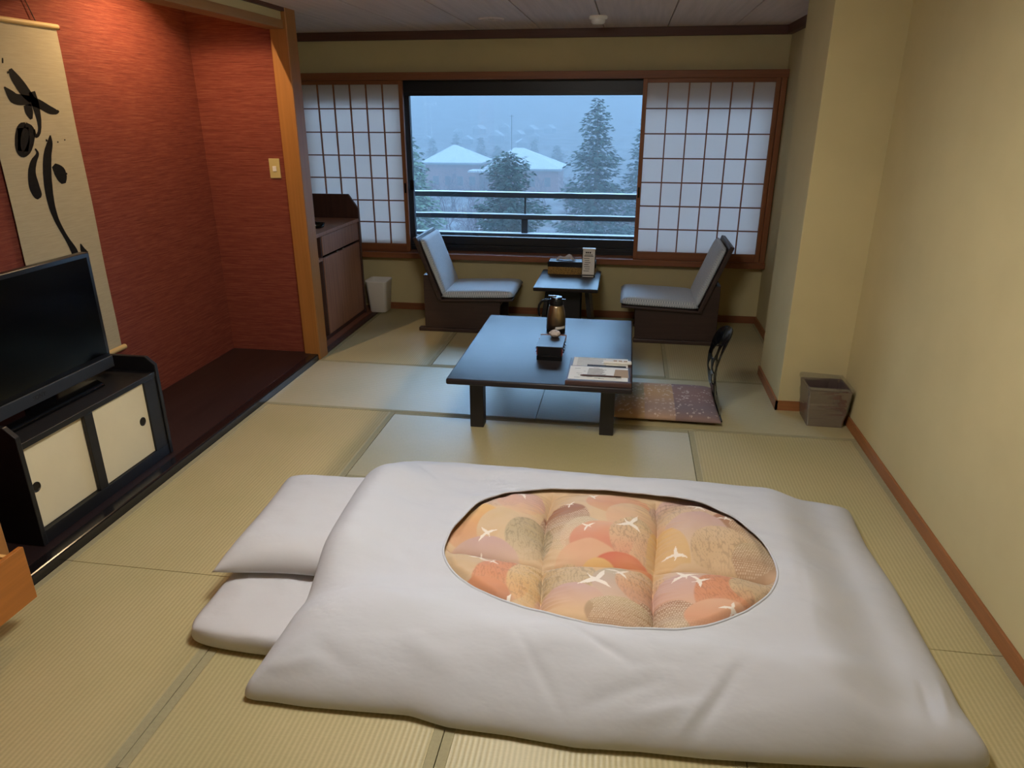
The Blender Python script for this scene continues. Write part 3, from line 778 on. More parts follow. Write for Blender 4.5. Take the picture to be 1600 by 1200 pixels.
# white waste bin in the corner
wbn = thing('waste_bin', 'white rounded plastic waste bin under the window', 'bin', (-2.095, 5.83, 0.014))
def rsq(hw, r, n=6):
    pts = []
    for cx, cy, a0 in ((1, 1, 0), (-1, 1, 90), (-1, -1, 180), (1, -1, 270)):
        for i in range(n + 1):
            a = math.radians(a0 + 90 * i / n)
            pts.append((cx * (hw - r) + r * math.cos(a), cy * (hw - r) + r * math.sin(a)))
    return pts
def loft(rings, cap_first=True, cap_last=False):
    mb = MB()
    n = len(rings[0])
    vs = [p for r in rings for p in r]
    fs = []
    for i in range(len(rings) - 1):
        for j in range(n):
            k = (j + 1) % n
            fs.append((i * n + j, i * n + k, (i + 1) * n + k, (i + 1) * n + j))
    if cap_first: fs.append(tuple(reversed(range(n))))
    if cap_last: fs.append(tuple(range((len(rings) - 1) * n, len(rings) * n)))
    return mb.add(vs, fs)
ring = lambda hw, r, z, n=6: [(p[0], p[1], z) for p in rsq(hw, r, n)]
loft([ring(0.070, 0.03, 0.0), ring(0.076, 0.03, 0.004), ring(0.094, 0.032, 0.262), ring(0.098, 0.034, 0.268), ring(0.098, 0.034, 0.276), ring(0.091, 0.032, 0.274), ring(0.074, 0.03, 0.012)], True, True).build('bucket', 'white_pl', wbn, smooth=True)
MB().tube([(p[0], p[1], 0.275) for p in rsq(0.095, 0.033)], 0.0045, 8, closed=True).build('rim', 'white_pl', wbn, smooth=True)

# ================================================================== LOW TABLE
TZ = 0.345
lt = thing('low_table', 'large low dark lacquered table in the middle of the room', 'table', (-0.404, 4.02, 0))
def tb3(a, b, c, d, e, f): return box(a + 0.404, b + 0.404, c - 4.02, d - 4.02, e, f)
tb3(-0.888, 0.080, 3.385, 4.66, 0.312, TZ).build('table_top', 'lacquer', lt, bevel=0.010, seg=4)
tb3(-0.80, -0.01, 3.56, 4.50, 0.262, 0.312).build('apron', 'darkleg', lt, bevel=0.003)
lg = None
for xx in (-0.76, -0.043):
    for yy in (3.59, 4.47):
        if lg is None:
            lg = box(-0.038, 0.038, -0.038, 0.038, 0, 0.312).build('leg', 'darkleg', lt, bevel=0.004)
            o = lg
        else:
            o = dup(lg, lt)
        o.location = (xx + 0.404, yy - 4.02, 0)

# thermos jug
tj = thing('thermos_jug', 'steel thermos jug with black handle and lid on the low table', 'jug', (-0.402, 4.33, TZ))
MB().lathe([(0.058, 0.0), (0.060, 0.004), (0.060, 0.020), (0.0595, 0.022)], seg=40).build('foot', 'black_pl', tj, smooth=True)
MB().lathe([(0.0595, 0.022), (0.0600, 0.060), (0.0585, 0.105), (0.053, 0.140), (0.046, 0.165), (0.0430, 0.176)], seg=40).build('body', 'steel', tj, smooth=True)
MB().lathe([(0.0432, 0.176), (0.0440, 0.182), (0.0425, 0.205), (0.0405, 0.212), (0.0, 0.212)], seg=40).build('collar', 'black_pl', tj, smooth=False)
MB().lathe([(0.036, 0.212), (0.038, 0.217), (0.034, 0.226), (0.0, 0.228)], seg=32).build('lid', 'black_pl', tj)
MB().add([(0.034, -0.012, 0.196), (0.034, 0.012, 0.196), (0.060, 0.0, 0.211), (0.034, -0.014, 0.212), (0.034, 0.014, 0.212)], [(0, 1, 2), (3, 2, 4), (0, 2, 3), (1, 4, 2), (0, 3, 4, 1)]).build('spout', 'black_pl', tj)
box(-0.052, 0.0, -0.010, 0.010, 0.224, 0.233).build('thumb_lever', 'black_pl', tj, bevel=0.003)
MB().tube([(-0.038, 0, 0.200), (-0.070, 0, 0.202), (-0.094, 0, 0.192), (-0.108, 0, 0.168), (-0.112, 0, 0.140), (-0.109, 0, 0.112), (-0.104, 0, 0.096)], [0.009, 0.0085, 0.008, 0.008, 0.008, 0.007, 0.005], 10).build('handle', 'black_pl', tj, smooth=True)
lbm = MB()
vs = []
for i in range(7):
    a = math.radians(-88 + i * 12)
    for z in (0.030, 0.046):
        vs.append((0.0608 * math.cos(a), 0.0608 * math.sin(a), z))
lbm.add(vs, [(2 * i, 2 * i + 2, 2 * i + 3, 2 * i + 1) for i in range(6)]).build('label_sticker', 'page', tj)

# tea caddy box, wrapped sweet, wooden tray
cb = thing('tea_box', 'stacked black and red lacquer tea box on the low table', 'box', (-0.382, 3.865, TZ))
box(-0.072, 0.072, -0.112, 0.108, 0.0, 0.028).build('lower_tray', 'gloss_black', cb, bevel=0.003)
box(-0.068, 0.068, -0.105, 0.105, 0.028, 0.074).build('drawer_box', 'black_pl', cb, bevel=0.002)
for s_ in (-1, 1):
    box(s_ * 0.070 - 0.0025, s_ * 0.070 + 0.0025, -0.107, 0.10, 0.030, 0.072).build('red_side', 'redlac', cb)
    for yy in (-0.085, -0.045, 0.0, 0.045):
        for zz in (0.040, 0.060):
            box(s_ * 0.072, s_ * 0.080, yy, yy + 0.012, zz, zz + 0.007).build('knob', 'gloss_black', cb)
box(-0.074, 0.074, -0.112, 0.110, 0.074, 0.082).build('lid', 'lacquer', cb, bevel=0.002)
wsb = MB()
vv = []
for i in range(8):
    for j in range(12):
        ph = math.pi * (i + 0.5) / 8
        th = 2 * math.pi * j / 12
        r = 1 + 0.18 * noise.noise(Vector((math.cos(th) * 1.5, math.sin(th) * 1.5, ph * 1.7)))
        vv.append((0.033 * r * math.sin(ph) * math.cos(th), 0.024 * r * math.sin(ph) * math.sin(th), 0.022 + 0.0225 * r * math.cos(ph)))
fs = [(i * 12 + j, (i + 1) * 12 + j, (i + 1) * 12 + (j + 1) % 12, i * 12 + (j + 1) % 12) for i in range(7) for j in range(12)] + [tuple(range(12)), tuple(reversed(range(84, 96)))]
wsw = wsb.add(vv, fs).build('wrapped_sweet', 'rock', smooth=False)
wsw.location = (-0.372, 3.945, TZ + 0.080)
tag(wsw, 'small pale wrapped sweet lying on the tea box lid', 'sweet')
tt = thing('wooden_tray', 'narrow brown wooden tray behind the tea box', 'tray', (-0.402, 4.15, TZ))
box(-0.080, 0.080, -0.045, 0.05, 0.0, 0.006).build('tray_base', 'walnut', tt)
box(-0.080, 0.080, 0.042, 0.05, 0.006, 0.02).build('tray_rim', 'walnut', tt)
box(-0.080, 0.080, -0.045, -0.037, 0.006, 0.02).build('tray_rim', 'walnut', tt)

# guest folder with papers
gf = thing('guest_folder', 'brown leather guest folder at the corner of the low table', 'folder', (-0.093, 3.61, TZ))
box(-0.170, 0.168, -0.218, 0.20, 0.0, 0.007).build('back_cover', 'leather', gf, bevel=0.003)
box(-0.170, 0.168, -0.218, -0.195, 0.0, 0.026).build('spine', 'leather', gf, bevel=0.006, seg=3)
box(-0.160, 0.160, -0.193, 0.03, 0.007, 0.022).build('pocket', 'leather', gf, bevel=0.003)
def sheet_(name, label, cx, cy, w2, h2, z, rz, m='page', lines=8, group='printed papers on the guest folder'):
    t = thing(name, label, 'paper', (cx, cy, z), rz, group)
    box(-w2, w2, -h2, h2, 0, 0.0012).build('page', m, t)
    for i in range(lines):
        y = h2 * (0.8 - 1.6 * i / max(1, lines - 1))
        L = w2 * (0.5 + 0.35 * rng.random())
        box(-w2 * 0.85, -w2 * 0.85 + 2 * L * 0.85, y - 0.0022, y + 0.0022, 0.0012, 0.0015).build('printed_line', 'marks', t)
    return t
s1 = sheet_('leaflet', 'white patterned leaflet at the back of the guest folder', -0.095, 3.745, 0.150, 0.075, TZ + 0.0075, 0.0, lines=7)
box(-0.07, 0.14, -0.070, -0.045, 0.0012, 0.0016).build('dark_band', 'darkmarks', s1)
s2 = sheet_('leaflet', 'wide white leaflet along the front of the guest folder', -0.098, 3.525, 0.153, 0.100, TZ + 0.0225, 0.0, lines=0)
for i in range(14):
    xx = -0.14 + rng.random() * 0.28
    yy = -0.085 + rng.random() * 0.17
    box(xx, xx + 0.03, yy, yy + 0.003, 0.0012, 0.0016).build('printed_line', 'marks', s2)
s3 = sheet_('leaflet', 'small white notice with text lines on top of the leaflets', -0.090, 3.545, 0.075, 0.055, TZ + 0.0242, -0.06, lines=9)
s4 = sheet_('kraft_card', 'brown card under the notice on the guest folder', -0.005, 3.535, 0.062, 0.058, TZ + 0.0238, 0.03, m='kraft', lines=0)
pn = MB().tube([(-0.13, 0, 0.005), (-0.115, 0, 0.006), (0.0, 0, 0.006), (0.08, 0, 0.005)], [0.0015, 0.005, 0.005, 0.003], 10).build('pen', 'walnut_d', smooth=True)
pn.location = (-0.06, 3.47, TZ + 0.0245)
pn.rotation_euler = (0, 0, 0.02)
tag(pn, 'dark ballpoint pen lying on the papers', 'pen')
tk = thing('towel_packet', 'slim white packet at the right rear of the folder', 'packet', (-0.005, 3.735, TZ + 0.009))
box(-0.075, 0.080, -0.018, 0.018, 0.0, 0.016).build('wrapper', 'page', tk, bevel=0.007, seg=3)
for i in range(3):
    box(-0.02 + i * 0.028, 0.0 + i * 0.028, -0.010, 0.010, 0.016, 0.0163).build('print_mark', 'kraft', tk)

# ================================================================== ZABUTON + ZAISU
Z0 = (0.285, 4.03, 0.0)
zs = thing('legless_chair', 'black legless floor chair with leaf cut-outs in its back', 'chair', (0.32, 4.03, 0.0))
box(-0.26, 0.285, -0.20, 0.20, 0.0, 0.010).build('seat_board', 'gloss_black', zs, bevel=0.003)
def zprof(z):
    pts = [(0.0, 0.605), (0.05, 0.592), (0.12, 0.568), (0.22, 0.554), (0.29, 0.558), (0.38, 0.580), (0.46, 0.607), (0.52, 0.632)]
    for (z0, x0), (z1, x1) in zip(pts[:-1], pts[1:]):
        if z <= z1:
            t = (z - z0) / (z1 - z0)
            return x0 + (x1 - x0) * t
    return pts[-1][1]
# back plate outline in (y, z), with leaf cut-outs
def back_outline():
    pts = []
    for t in np.linspace(0, 1, 10): pts.append((-0.155 - 0.03 * t, 0.004 + t * 0.36))
    for a in np.linspace(0, math.pi, 18): pts.append((-0.185 * math.cos(a), 0.385 + 0.11 * math.sin(a) ** 0.8))
    for t in np.linspace(1, 0, 10): pts.append((0.155 + 0.03 * t, 0.004 + t * 0.36))
    return pts
holes = []
for (cy, cz, ang, L, W) in [(0.0, 0.345, 0.0, 0.050, 0.036), (-0.098, 0.325, 0.45, 0.052, 0.034), (0.098, 0.325, -0.45, 0.052, 0.034), (-0.050, 0.245, 0.15, 0.048, 0.034), (0.050, 0.245, -0.15, 0.048, 0.034),
                            (-0.135, 0.228, 0.2, 0.040, 0.024), (0.135, 0.228, -0.2, 0.040, 0.024), (0.0, 0.158, 0.0, 0.040, 0.032), (-0.085, 0.150, 0.12, 0.038, 0.026), (0.085, 0.150, -0.12, 0.038, 0.026)]:
    h = []
    for k in range(12):
        t = 2 * math.pi * k / 12
        a, b = L * math.cos(t), W * math.sin(t) * (1 - 0.35 * math.cos(t))
        h.append((cy + b * math.cos(ang) + a * math.sin(ang), cz + a * math.cos(ang) - b * math.sin(ang)))
    holes.append(h)
bm = bmesh.new()
edges = []
for lp in [back_outline()] + holes:
    vs = [bm.verts.new((0, p[0], p[1])) for p in lp]
    edges += [bm.edges.new((vs[i], vs[(i + 1) % len(vs)])) for i in range(len(vs))]
bmesh.ops.triangle_fill(bm, edges=edges, use_beauty=True, use_dissolve=False)
for cut in np.linspace(0.03, 0.47, 16):
    bmesh.ops.bisect_plane(bm, geom=bm.verts[:] + bm.edges[:] + bm.faces[:], plane_co=(0, 0, cut), plane_no=(0, 0, 1))
for v in bm.verts:
    v.co.x = zprof(v.co.z) - 0.32 - 0.9 * v.co.y ** 2 + 0.0
me = bpy.data.meshes.new('backrest')
bm.to_mesh(me); bm.free()
me.materials.append(M['gloss_black'])
bk = bpy.data.objects.new('backrest', me)
C.objects.link(bk); bk.parent = zs
bk.location = (0.012, 0.02, 0)
so = bk.modifiers.new('solid', 'SOLIDIFY'); so.thickness = 0.006; so.offset = 0

def cushion(nx, ny, hx, hy, zt, zb, edge=0.18, pinch=0.03, power=0.5, seed=0.0, wr=0.006, ex=6, corner=0.0):
    """closed puffy cushion: top and bottom sheets joined at a thin rim"""
    vs, fs = [], []
    def pt(i, j, top):
        u, v = 2 * i / (nx - 1) - 1, 2 * j / (ny - 1) - 1
        x = hx * u * (1 - pinch * (1 - v * v) * abs(u) ** 3)
        y = hy * v * (1 - pinch * (1 - u * u) * abs(v) ** 3)
        if corner:
            cq = corner * abs(u * v) ** 10
            x -= math.copysign(cq, u)
            y -= math.copysign(cq, v)
        e = max(0.0, (1 - abs(u) ** ex) * (1 - abs(v) ** ex)) ** power
        n1 = noise.noise(Vector((x * 6 + seed, y * 6, 1.3))) * wr + noise.noise(Vector((x * 15 + seed, y * 15, 4.3))) * wr * 0.4
        mid = zb + (zt - zb) * 0.33
        return (x, y, mid + (zt - mid + n1) * e) if top else (x, y, mid + (zb - mid) * e)
    for top in (True, False):
        for j in range(ny):
            for i in range(nx):
                vs.append(pt(i, j, top))
    N = nx * ny
    for k in (0, N):
        for j in range(ny - 1):
            for i in range(nx - 1):
                fs.append((k + j * nx + i, k + j * nx + i + 1, k + (j + 1) * nx + i + 1, k + (j + 1) * nx + i))
    return MB().add(vs, fs)
def weld(o, d=0.0004):
    b = bmesh.new(); b.from_mesh(o.data)
    bmesh.ops.remove_doubles(b, verts=b.verts, dist=d)
    bmesh.ops.recalc_face_normals(b, faces=b.faces)
    b.to_mesh(o.data); b.free()

zb = cushion(150, 130, 0.305, 0.275, 0.062, 0.010, pinch=0.02, power=0.45, wr=0.003).build('floor_cushion', 'zabu', smooth=True, fix=False)
weld(zb)
zb.location = (0.285, 4.03, 0)
tag(zb, 'patchwork floor cushion in orange and mauve beside the low table', 'cushion')
nv = len(zb.data.vertices)
co = np.empty(nv * 3, np.float32)
zb.data.vertices.foreach_get('co', co)
co = co.reshape(-1, 3)
L3 = lambda *a: np.array(S(*a)[:3])
u, v = co[:, 0], co[:, 1]
cols = np.zeros((nv, 3))
t = np.clip((v + 0.27) / 0.54, 0, 1)[:, None]
stripe = 0.5 + 0.5 * np.sin(t * 2 * math.pi * 1.0 + 0.6)
cols[:] = L3(144, 110, 98) * (1 - stripe) + L3(124, 104, 102) * stripe
lf = u < 0.055
cols[lf] = (L3(186, 146, 100) * (1 - stripe) + L3(160, 132, 116) * stripe)[lf]
far = (u < -0.12)
cols[far] = (L3(150, 140, 108) * (1 - stripe) + L3(176, 138, 96) * stripe)[far]
fr_ = np.random.RandomState(3)
for k in range(260):
    cx, cy = fr_.uniform(-0.29, 0.29), fr_.uniform(-0.26, 0.26)
    r = fr_.uniform(0.005, 0.009)
    d = np.hypot(u - cx, v - cy)
    an = np.arctan2(v - cy, u - cx) * 5
    m_ = (d < r * (0.75 + 0.35 * np.cos(an))) & (d > r * 0.25)
    cols[m_] = cols[m_] * 0.35 + L3(226, 208, 190) * 0.65
color_attr(zb, cols)

# ================================================================== WINDOW CHAIRS
def window_chair(loc, mirror, label):
    t = thing('low_armless_chair', label, 'chair', loc, group='pair of low upholstered chairs at the window')
    s = -1 if mirror else 1
    def bx(a, b, c, d, e, f):
        if s < 0: a, b = -b, -a
        return box(a, b, c, d, e, f)
    pr = lambda pts: [(s * p[0], p[1]) for p in pts]
    # side panels (rear rises behind the back), foot rails
    for ya in (0.0, 0.435):
        MB().prism(pr([(0.05, 0.03), (0.652, 0.03), (0.662, 0.262), (0.20, 0.262), (0.10, 0.455), (0.05, 0.455)]), 'y', ya, ya + 0.03).build('side_panel', 'chairwood', t, bevel=0.003)
        bx(0.0, 0.66, ya - 0.012, ya + 0.042, 0.0, 0.03).build('foot_rail', 'chairwood', t, bevel=0.005)
    bx(0.05, 0.075, 0.03, 0.435, 0.03, 0.455).build('rear_panel', 'chairwood', t, bevel=0.003)
    bx(0.10, 0.62, 0.03, 0.435, 0.16, 0.19).build('stretcher', 'chairwood', t)
    # seat board and back board
    MB().prism(pr([(0.17, 0.252), (0.765, 0.275), (0.765, 0.292), (0.17, 0.270)]), 'y', -0.035, 0.50).build('seat_board', 'chairwood', t, bevel=0.003)
    MB().prism(pr([(0.175, 0.255), (0.205, 0.262), (0.018, 0.752), (-0.012, 0.744)]), 'y', -0.035, 0.50).build('back_board', 'chairwood', t, bevel=0.004)
    # cushions: grids following the boards
    def pad(L, W, th, name, x0, z0, ang):
        mb = cushion(28, 24, L / 2, W / 2, th, 0.0, pinch=0.0, power=0.28, wr=0.0015)
        o = mb.build(name, 'chairfab', t, smooth=True, fix=False)
        weld(o)
        ca, sa = math.cos(ang), math.sin(ang)
        ux = Vector((ca * s, 0, sa))
        uy = Vector((0, 1, 0))
        un = ux.cross(uy)
        if un.z * 1 + un.x * s * 0.001 < 0 and name == 'seat_cushion': un = -un
        if name == 'back_cushion' and un.x * s < 0: un = -un
        c = Vector((s * x0, 0.2325, z0)) + ux * (L / 2)
        o.matrix_local = Matrix(((ux.x, uy.x, un.x, c.x), (ux.y, uy.y, un.y, c.y), (ux.z, uy.z, un.z, c.z), (0, 0, 0, 1)))
        return o
    pad(0.575, 0.52, 0.068, 'seat_cushion', 0.20, 0.270, 0.035)
    pad(0.47, 0.50, 0.050, 'back_cushion', 0.195, 0.290, math.pi / 2 + math.atan2(0.187, 0.49))
    return t
window_chair((-1.60, 5.335, 0), False, 'low blue-grey upholstered chair near the minibar cabinet')
window_chair((0.765, 5.285, 0), True, 'low blue-grey upholstered chair beside the plaster column')

# ================================================================== SIDE TABLE
SZ = 0.43
st = thing('side_table', 'small dark side table between the two window chairs', 'table', (-0.416, 5.48, 0))
box(-0.240, 0.240, -0.33, 0.34, SZ - 0.028, SZ).build('table_top', 'lacquer', st, bevel=0.006, seg=3)
box(-0.145, 0.10, -0.12, -0.095, 0.0, SZ - 0.028).build('pedestal_panel', 'darkleg', st)
box(-0.145, 0.10, 0.10, 0.125, 0.0, SZ - 0.028).build('pedestal_panel', 'darkleg', st)
for s_ in (-1, 1):
    MB().prism([(s_ * 0.130, SZ - 0.028), (s_ * 0.160, SZ - 0.028), (s_ * 0.215, 0.0), (s_ * 0.180, 0.0)], 'y', -0.15, 0.16).build('leg_panel', 'darkleg', st, bevel=0.002)

tbx = thing('tissue_box', 'black and gold tissue box holder on the side table', 'tissue box', (-0.408, 5.71, SZ))
box(-0.192, 0.192, -0.07, 0.07, 0.0, 0.058).build('brocade_band', 'gold', tbx, bevel=0.002)
box(-0.193, 0.193, -0.071, 0.071, 0.058, 0.098).build('upper_shell', 'gloss_black', tbx, bevel=0.003)
box(-0.185, 0.185, -0.064, 0.064, 0.098, 0.1005).build('lid_panel', 'lacquer', tbx)
tmb = MB()
vs, fs = [], []
for i in range(10):
    for j in range(5):
        uu, vv2 = i / 9, j / 4
        h = 0.062 * math.sin(math.pi * min(1, uu * 1.0)) ** 0.7 * (0.75 + 0.25 * math.sin(uu * 9 + vv2 * 2))
        vs.append((-0.135 + uu * 0.16, -0.022 + vv2 * 0.044 + 0.01 * math.sin(uu * 12), 0.0995 + h * (1 - abs(vv2 - 0.5) * 1.3)))
fs = [(i * 5 + j, (i + 1) * 5 + j, (i + 1) * 5 + j + 1, i * 5 + j + 1) for i in range(9) for j in range(4)]
ti = tmb.add(vs, fs).build('tissue', 'paper', tbx)
so = ti.modifiers.new('solid', 'SOLIDIFY'); so.thickness = 0.001
cs = thing('table_card', 'upright white menu card in a black stand on the side table', 'card', (-0.272, 5.575, SZ))
box(-0.056, 0.056, -0.03, 0.045, 0.0, 0.022).build('card_base', 'gloss_black', cs, bevel=0.003)
MB().prism([(-0.012, 0.022), (0.0, 0.022), (0.03, 0.215), (0.018, 0.215)], 'x', -0.052, 0.052).build('card_back', 'gloss_black', cs)
cd = MB().prism([(-0.016, 0.022), (-0.0125, 0.022), (0.0175, 0.212), (0.014, 0.212)], 'x', -0.047, 0.047).build('card', 'page', cs)
def on_card(x, z, w2, h2, m='darkmarks', name='print_mark'):
    f_ = lambda zz: -0.0165 + (zz - 0.022) * (0.030 / 0.190)
    MB().add([(x - w2, f_(z - h2), z - h2), (x + w2, f_(z - h2), z - h2), (x + w2, f_(z + h2), z + h2), (x - w2, f_(z + h2), z + h2)], [(0, 1, 2, 3)]).build(name, m, cd)
for k, xx in enumerate((-0.020, -0.006, 0.010)): on_card(xx, 0.190, 0.0055, 0.006)
on_card(0, 0.174, 0.030, 0.002); on_card(0, 0.164, 0.036, 0.0028)
for k in range(7):
    on_card(-0.016 + 0.004 * (k % 3), 0.146 - k * 0.016, 0.022 - 0.004 * (k % 2), 0.0022, 'marks')
box(-0.044, 0.044, -0.0335, -0.0305, 0.006, 0.014).build('base_strip', 'page', cs)
MB().prism([(0.0, 0.215), (0.03, 0.215), (0.028, 0.224), (0.004, 0.224)], 'x', -0.050, 0.050).build('card_cap', 'white_pl', cs)

# ================================================================== BROWN BIN WITH CLEAR BAG
bb_ = thing('bagged_waste_bin', 'square brown waste bin lined with a clear bag by the column', 'bin', (1.163, 3.955, 0), 0.0)
ringc = lambda hw, z: [(p[0], p[1], z) for p in rsq(hw, 0.008, 3)]
loft([ringc(0.094, 0.0), ringc(0.113, 0.215), ringc(0.106, 0.215), ringc(0.088, 0.01)], True, True).build('bin_body', 'bin', bb_)
def bagring(hw, z, a, seed):
    out = []
    for pt_ in rsq(hw, 0.012, 14):
        q = Vector((pt_[0], pt_[1], z))
        n1 = noise.noise(q * 26 + Vector((seed, 0, 0))) + 0.6 * noise.noise(q * 60)
        s_ = 1 + a * (0.45 + 0.8 * n1)
        out.append((pt_[0] * s_, pt_[1] * s_, z + n1 * a * 0.10))
    return out
rg = [bagring(0.096 + 0.019 * k_ / 15, 0.004 + 0.212 * k_ / 15, 0.02 + 0.05 * math.sin(math.pi * k_ / 15), 1.0) for k_ in range(16)]
rg += [bagring(0.118, 0.228, 0.09, 1.5), bagring(0.112, 0.240, 0.10, 2.0), bagring(0.104, 0.230, 0.03, 2.5), bagring(0.100, 0.20, 0.0, 3.0), bagring(0.096, 0.12, 0.0, 3.0)]
loft(rg, False, False).build('plastic_bag', 'bag', bb_, smooth=False)

# ================================================================== BEDDING
def drape(x, y):
    def box_s(x, y, x0, x1, y0, y1, h, w):
        f = lambda d: max(0.0, min(1.0, 1 - d / w))
        dx = max(x0 - x, 0, x - x1); dy = max(y0 - y, 0, y - y1)
        t_ = f(math.hypot(dx, dy))
        return h * t_ * t_ * (3 - 2 * t_)
    return max(box_s(x, y, -1.34, 0.62, 1.74, 2.68, 0.088, 0.26), 0) + box_s(x, y, -1.25, -0.95, 2.05, 2.50, 0.085, 0.26)

# mattress
mt = thing('futon_mattress', 'white sheeted futon mattress under the comforter', 'mattress', (-0.285, 2.215, 0))
o = cushion(240, 140, 1.085, 0.545, 0.088, 0.002, pinch=0.004, power=0.36, seed=3, wr=0.010, ex=30, corner=0.032).build('mattress_body', 'sheet', mt, smooth=True, fix=False)
weld(o)
pw = thing('pillow', 'white pillow half hidden under the comforter', 'pillow', (-1.125, 2.275, 0.085), math.radians(3))
o = cushion(70, 80, 0.275, 0.345, 0.125, 0.0, pinch=0.10, power=0.62, seed=9, wr=0.008).build('pillowcase', 'sheet', pw, smooth=True, fix=False)
weld(o)

# comforter: white cover with an oval window onto the printed quilt
CF = (0.0, 2.19, 0.0)
cf = thing('comforter', 'large white futon comforter with an oval printed window', 'comforter', CF)
OUT = [(-1.062, 1.492), (-0.98, 1.500), (-0.872, 1.496), (-0.70, 1.503), (-0.541, 1.510), (-0.421, 1.488), (-0.25, 1.487), (-0.056, 1.476), (0.12, 1.490), (0.291, 1.494), (0.46, 1.506), (0.628, 1.520), (0.85, 1.548), (1.0, 1.572), (1.052, 1.590),
       (1.050, 1.66), (1.038, 1.75), (1.042, 1.859), (1.040, 2.057), (1.042, 2.20), (1.040, 2.312), (1.018, 2.573), (1.022, 2.72), (1.030, 2.835),
       (0.93, 2.868), (0.807, 2.895), (0.539, 2.902), (0.126, 2.905), (-0.306, 2.915), (-0.70, 2.915), (-0.90, 2.910), (-0.985, 2.875),
       (-1.018, 2.75), (-1.028, 2.60), (-1.028, 2.406), (-1.020, 2.25), (-1.012, 2.113), (-0.995, 1.95), (-0.985, 1.80), (-1.0, 1.68), (-1.03, 1.60)]
HOLE = [(-0.576, 2.066), (-0.582, 2.14), (-0.572, 2.23), (-0.527, 2.40), (-0.418, 2.525), (-0.26, 2.585), (-0.011, 2.600), (0.176, 2.585), (0.374, 2.535), (0.481, 2.460), (0.546, 2.347), (0.575, 2.215), (0.570, 2.097), (0.516, 1.979), (0.423, 1.879), (0.327, 1.821), (0.222, 1.788), (0.084, 1.769), (-0.055, 1.771), (-0.238, 1.802), (-0.356, 1.841), (-0.465, 1.921), (-0.536, 1.988)]
def polar(poly, c, n, smooth_iters):
    P = np.array(poly) - np.array(c)
    th = np.arctan2(P[:, 1], P[:, 0])
    order = np.argsort(th)
    P, th = P[order], th[order]
    out = []
    m_ = len(P)
    for k in range(n):
        a = -math.pi + 2 * math.pi * k / n
        d = np.array([math.cos(a), math.sin(a)])
        i = int(np.searchsorted(th, a)) % m_
        p, q = P[i - 1], P[i]
        e = q - p
        den = d[0] * e[1] - d[1] * e[0]
        r = (p[0] * e[1] - p[1] * e[0]) / den
        out.append(r)
    r = np.array(out)
    for _ in range(smooth_iters):
        r = (np.roll(r, 1) + 2 * r + np.roll(r, -1)) / 4
    return r
NA, NS = 600, 84
cc = (0.0, 2.19)
ro = polar(OUT, cc, NA, 3)
rh = polar(HOLE, cc, NA, 40)
ang = -np.pi + 2 * np.pi * np.arange(NA) / NA
dirs = np.stack([np.cos(ang), np.sin(ang)], 1)
outer = dirs * ro[:, None] + np.array(cc)
hole = dirs * rh[:, None] + np.array(cc)
seg_a, seg_b = outer, np.roll(outer, -1, 0)
def dist_outer(P):
    res = np.full(len(P), 9.0)
    e = seg_b - seg_a
    l2 = (e ** 2).sum(1)
    for i in range(0, NA, 1):
        w2 = P - seg_a[i]
        t_ = np.clip((w2 @ e[i]) / l2[i], 0, 1)
        d_ = np.hypot(*(w2 - t_[:, None] * e[i]).T)
        res = np.minimum(res, d_)
    return res
THK, RIM = 0.098, 0.17
def top_z(x, y, d):
    q = min(1.0, d / RIM)
    puff = THK * math.sqrt(max(0.0, 1 - (1 - q) ** 2.2))
    n1 = noise.noise(Vector((x * 2.2, y * 5.5, 0.7))) * 0.016
    n2 = noise.noise(Vector((x * 5.0 + 3, y * 11, 2.1))) * 0.006 + noise.noise(Vector((x * 13 + y * 6, y * 17 - x * 4, 3.1))) * 0.0028
    # long soft folds along the near side
    nearw = max(0.0, min(1.0, (1.95 - y) / 0.35))
    n3 = noise.noise(Vector((x * 1.7 + y * 1.0, y * 8.0 - x * 1.4, 8.0))) * 0.026 * nearw
    return drape(x, y) + 0.014 + puff + (n1 + n2 + n3) * q
sv = [1 - (1 - k / (NS - 1)) ** 1.9 for k in range(NS)]
pts = np.concatenate([hole + (outer - hole) * s_ for s_ in sv])
dist = dist_outer(pts)
# creases in the cloth: (x0, y0, x1, y1, depth, half width)
CREASE = [(-0.139, 1.765, 0.085, 1.651, 0.009, 0.014), (0.175, 1.46, 0.335, 1.64, -0.006, 0.016), (0.251, 1.50, 0.402, 1.688, 0.006, 0.016), (0.085, 1.52, 0.286, 1.585, -0.006, 0.018),
          (-0.984, 1.787, -0.385, 1.898, 0.0022, 0.010), (0.669, 2.262, 0.611, 1.827, 0.0025, 0.010), (-0.385, 1.898, 0.585, 1.851, 0.0015, 0.010), (-0.994, 1.54, -0.826, 1.573, -0.007, 0.018),
          (0.899, 1.603, 0.919, 1.796, 0.007, 0.016), (0.942, 1.632, 0.983, 1.806, -0.006, 0.014), (-0.271, 1.716, -0.078, 1.493, 0.004, 0.016), (0.184, 1.629, -0.063, 1.53, 0.005, 0.018),
          (-0.90, 1.62, -0.70, 1.56, 0.006, 0.022), (-0.60, 1.66, -0.40, 1.57, -0.006, 0.030), (0.55, 1.72, 0.80, 1.62, 0.007, 0.030), (0.62, 2.45, 0.86, 2.60, 0.003, 0.014), (-0.70, 2.55, -0.88, 2.72, 0.003, 0.014)]
crz = np.zeros(len(pts))
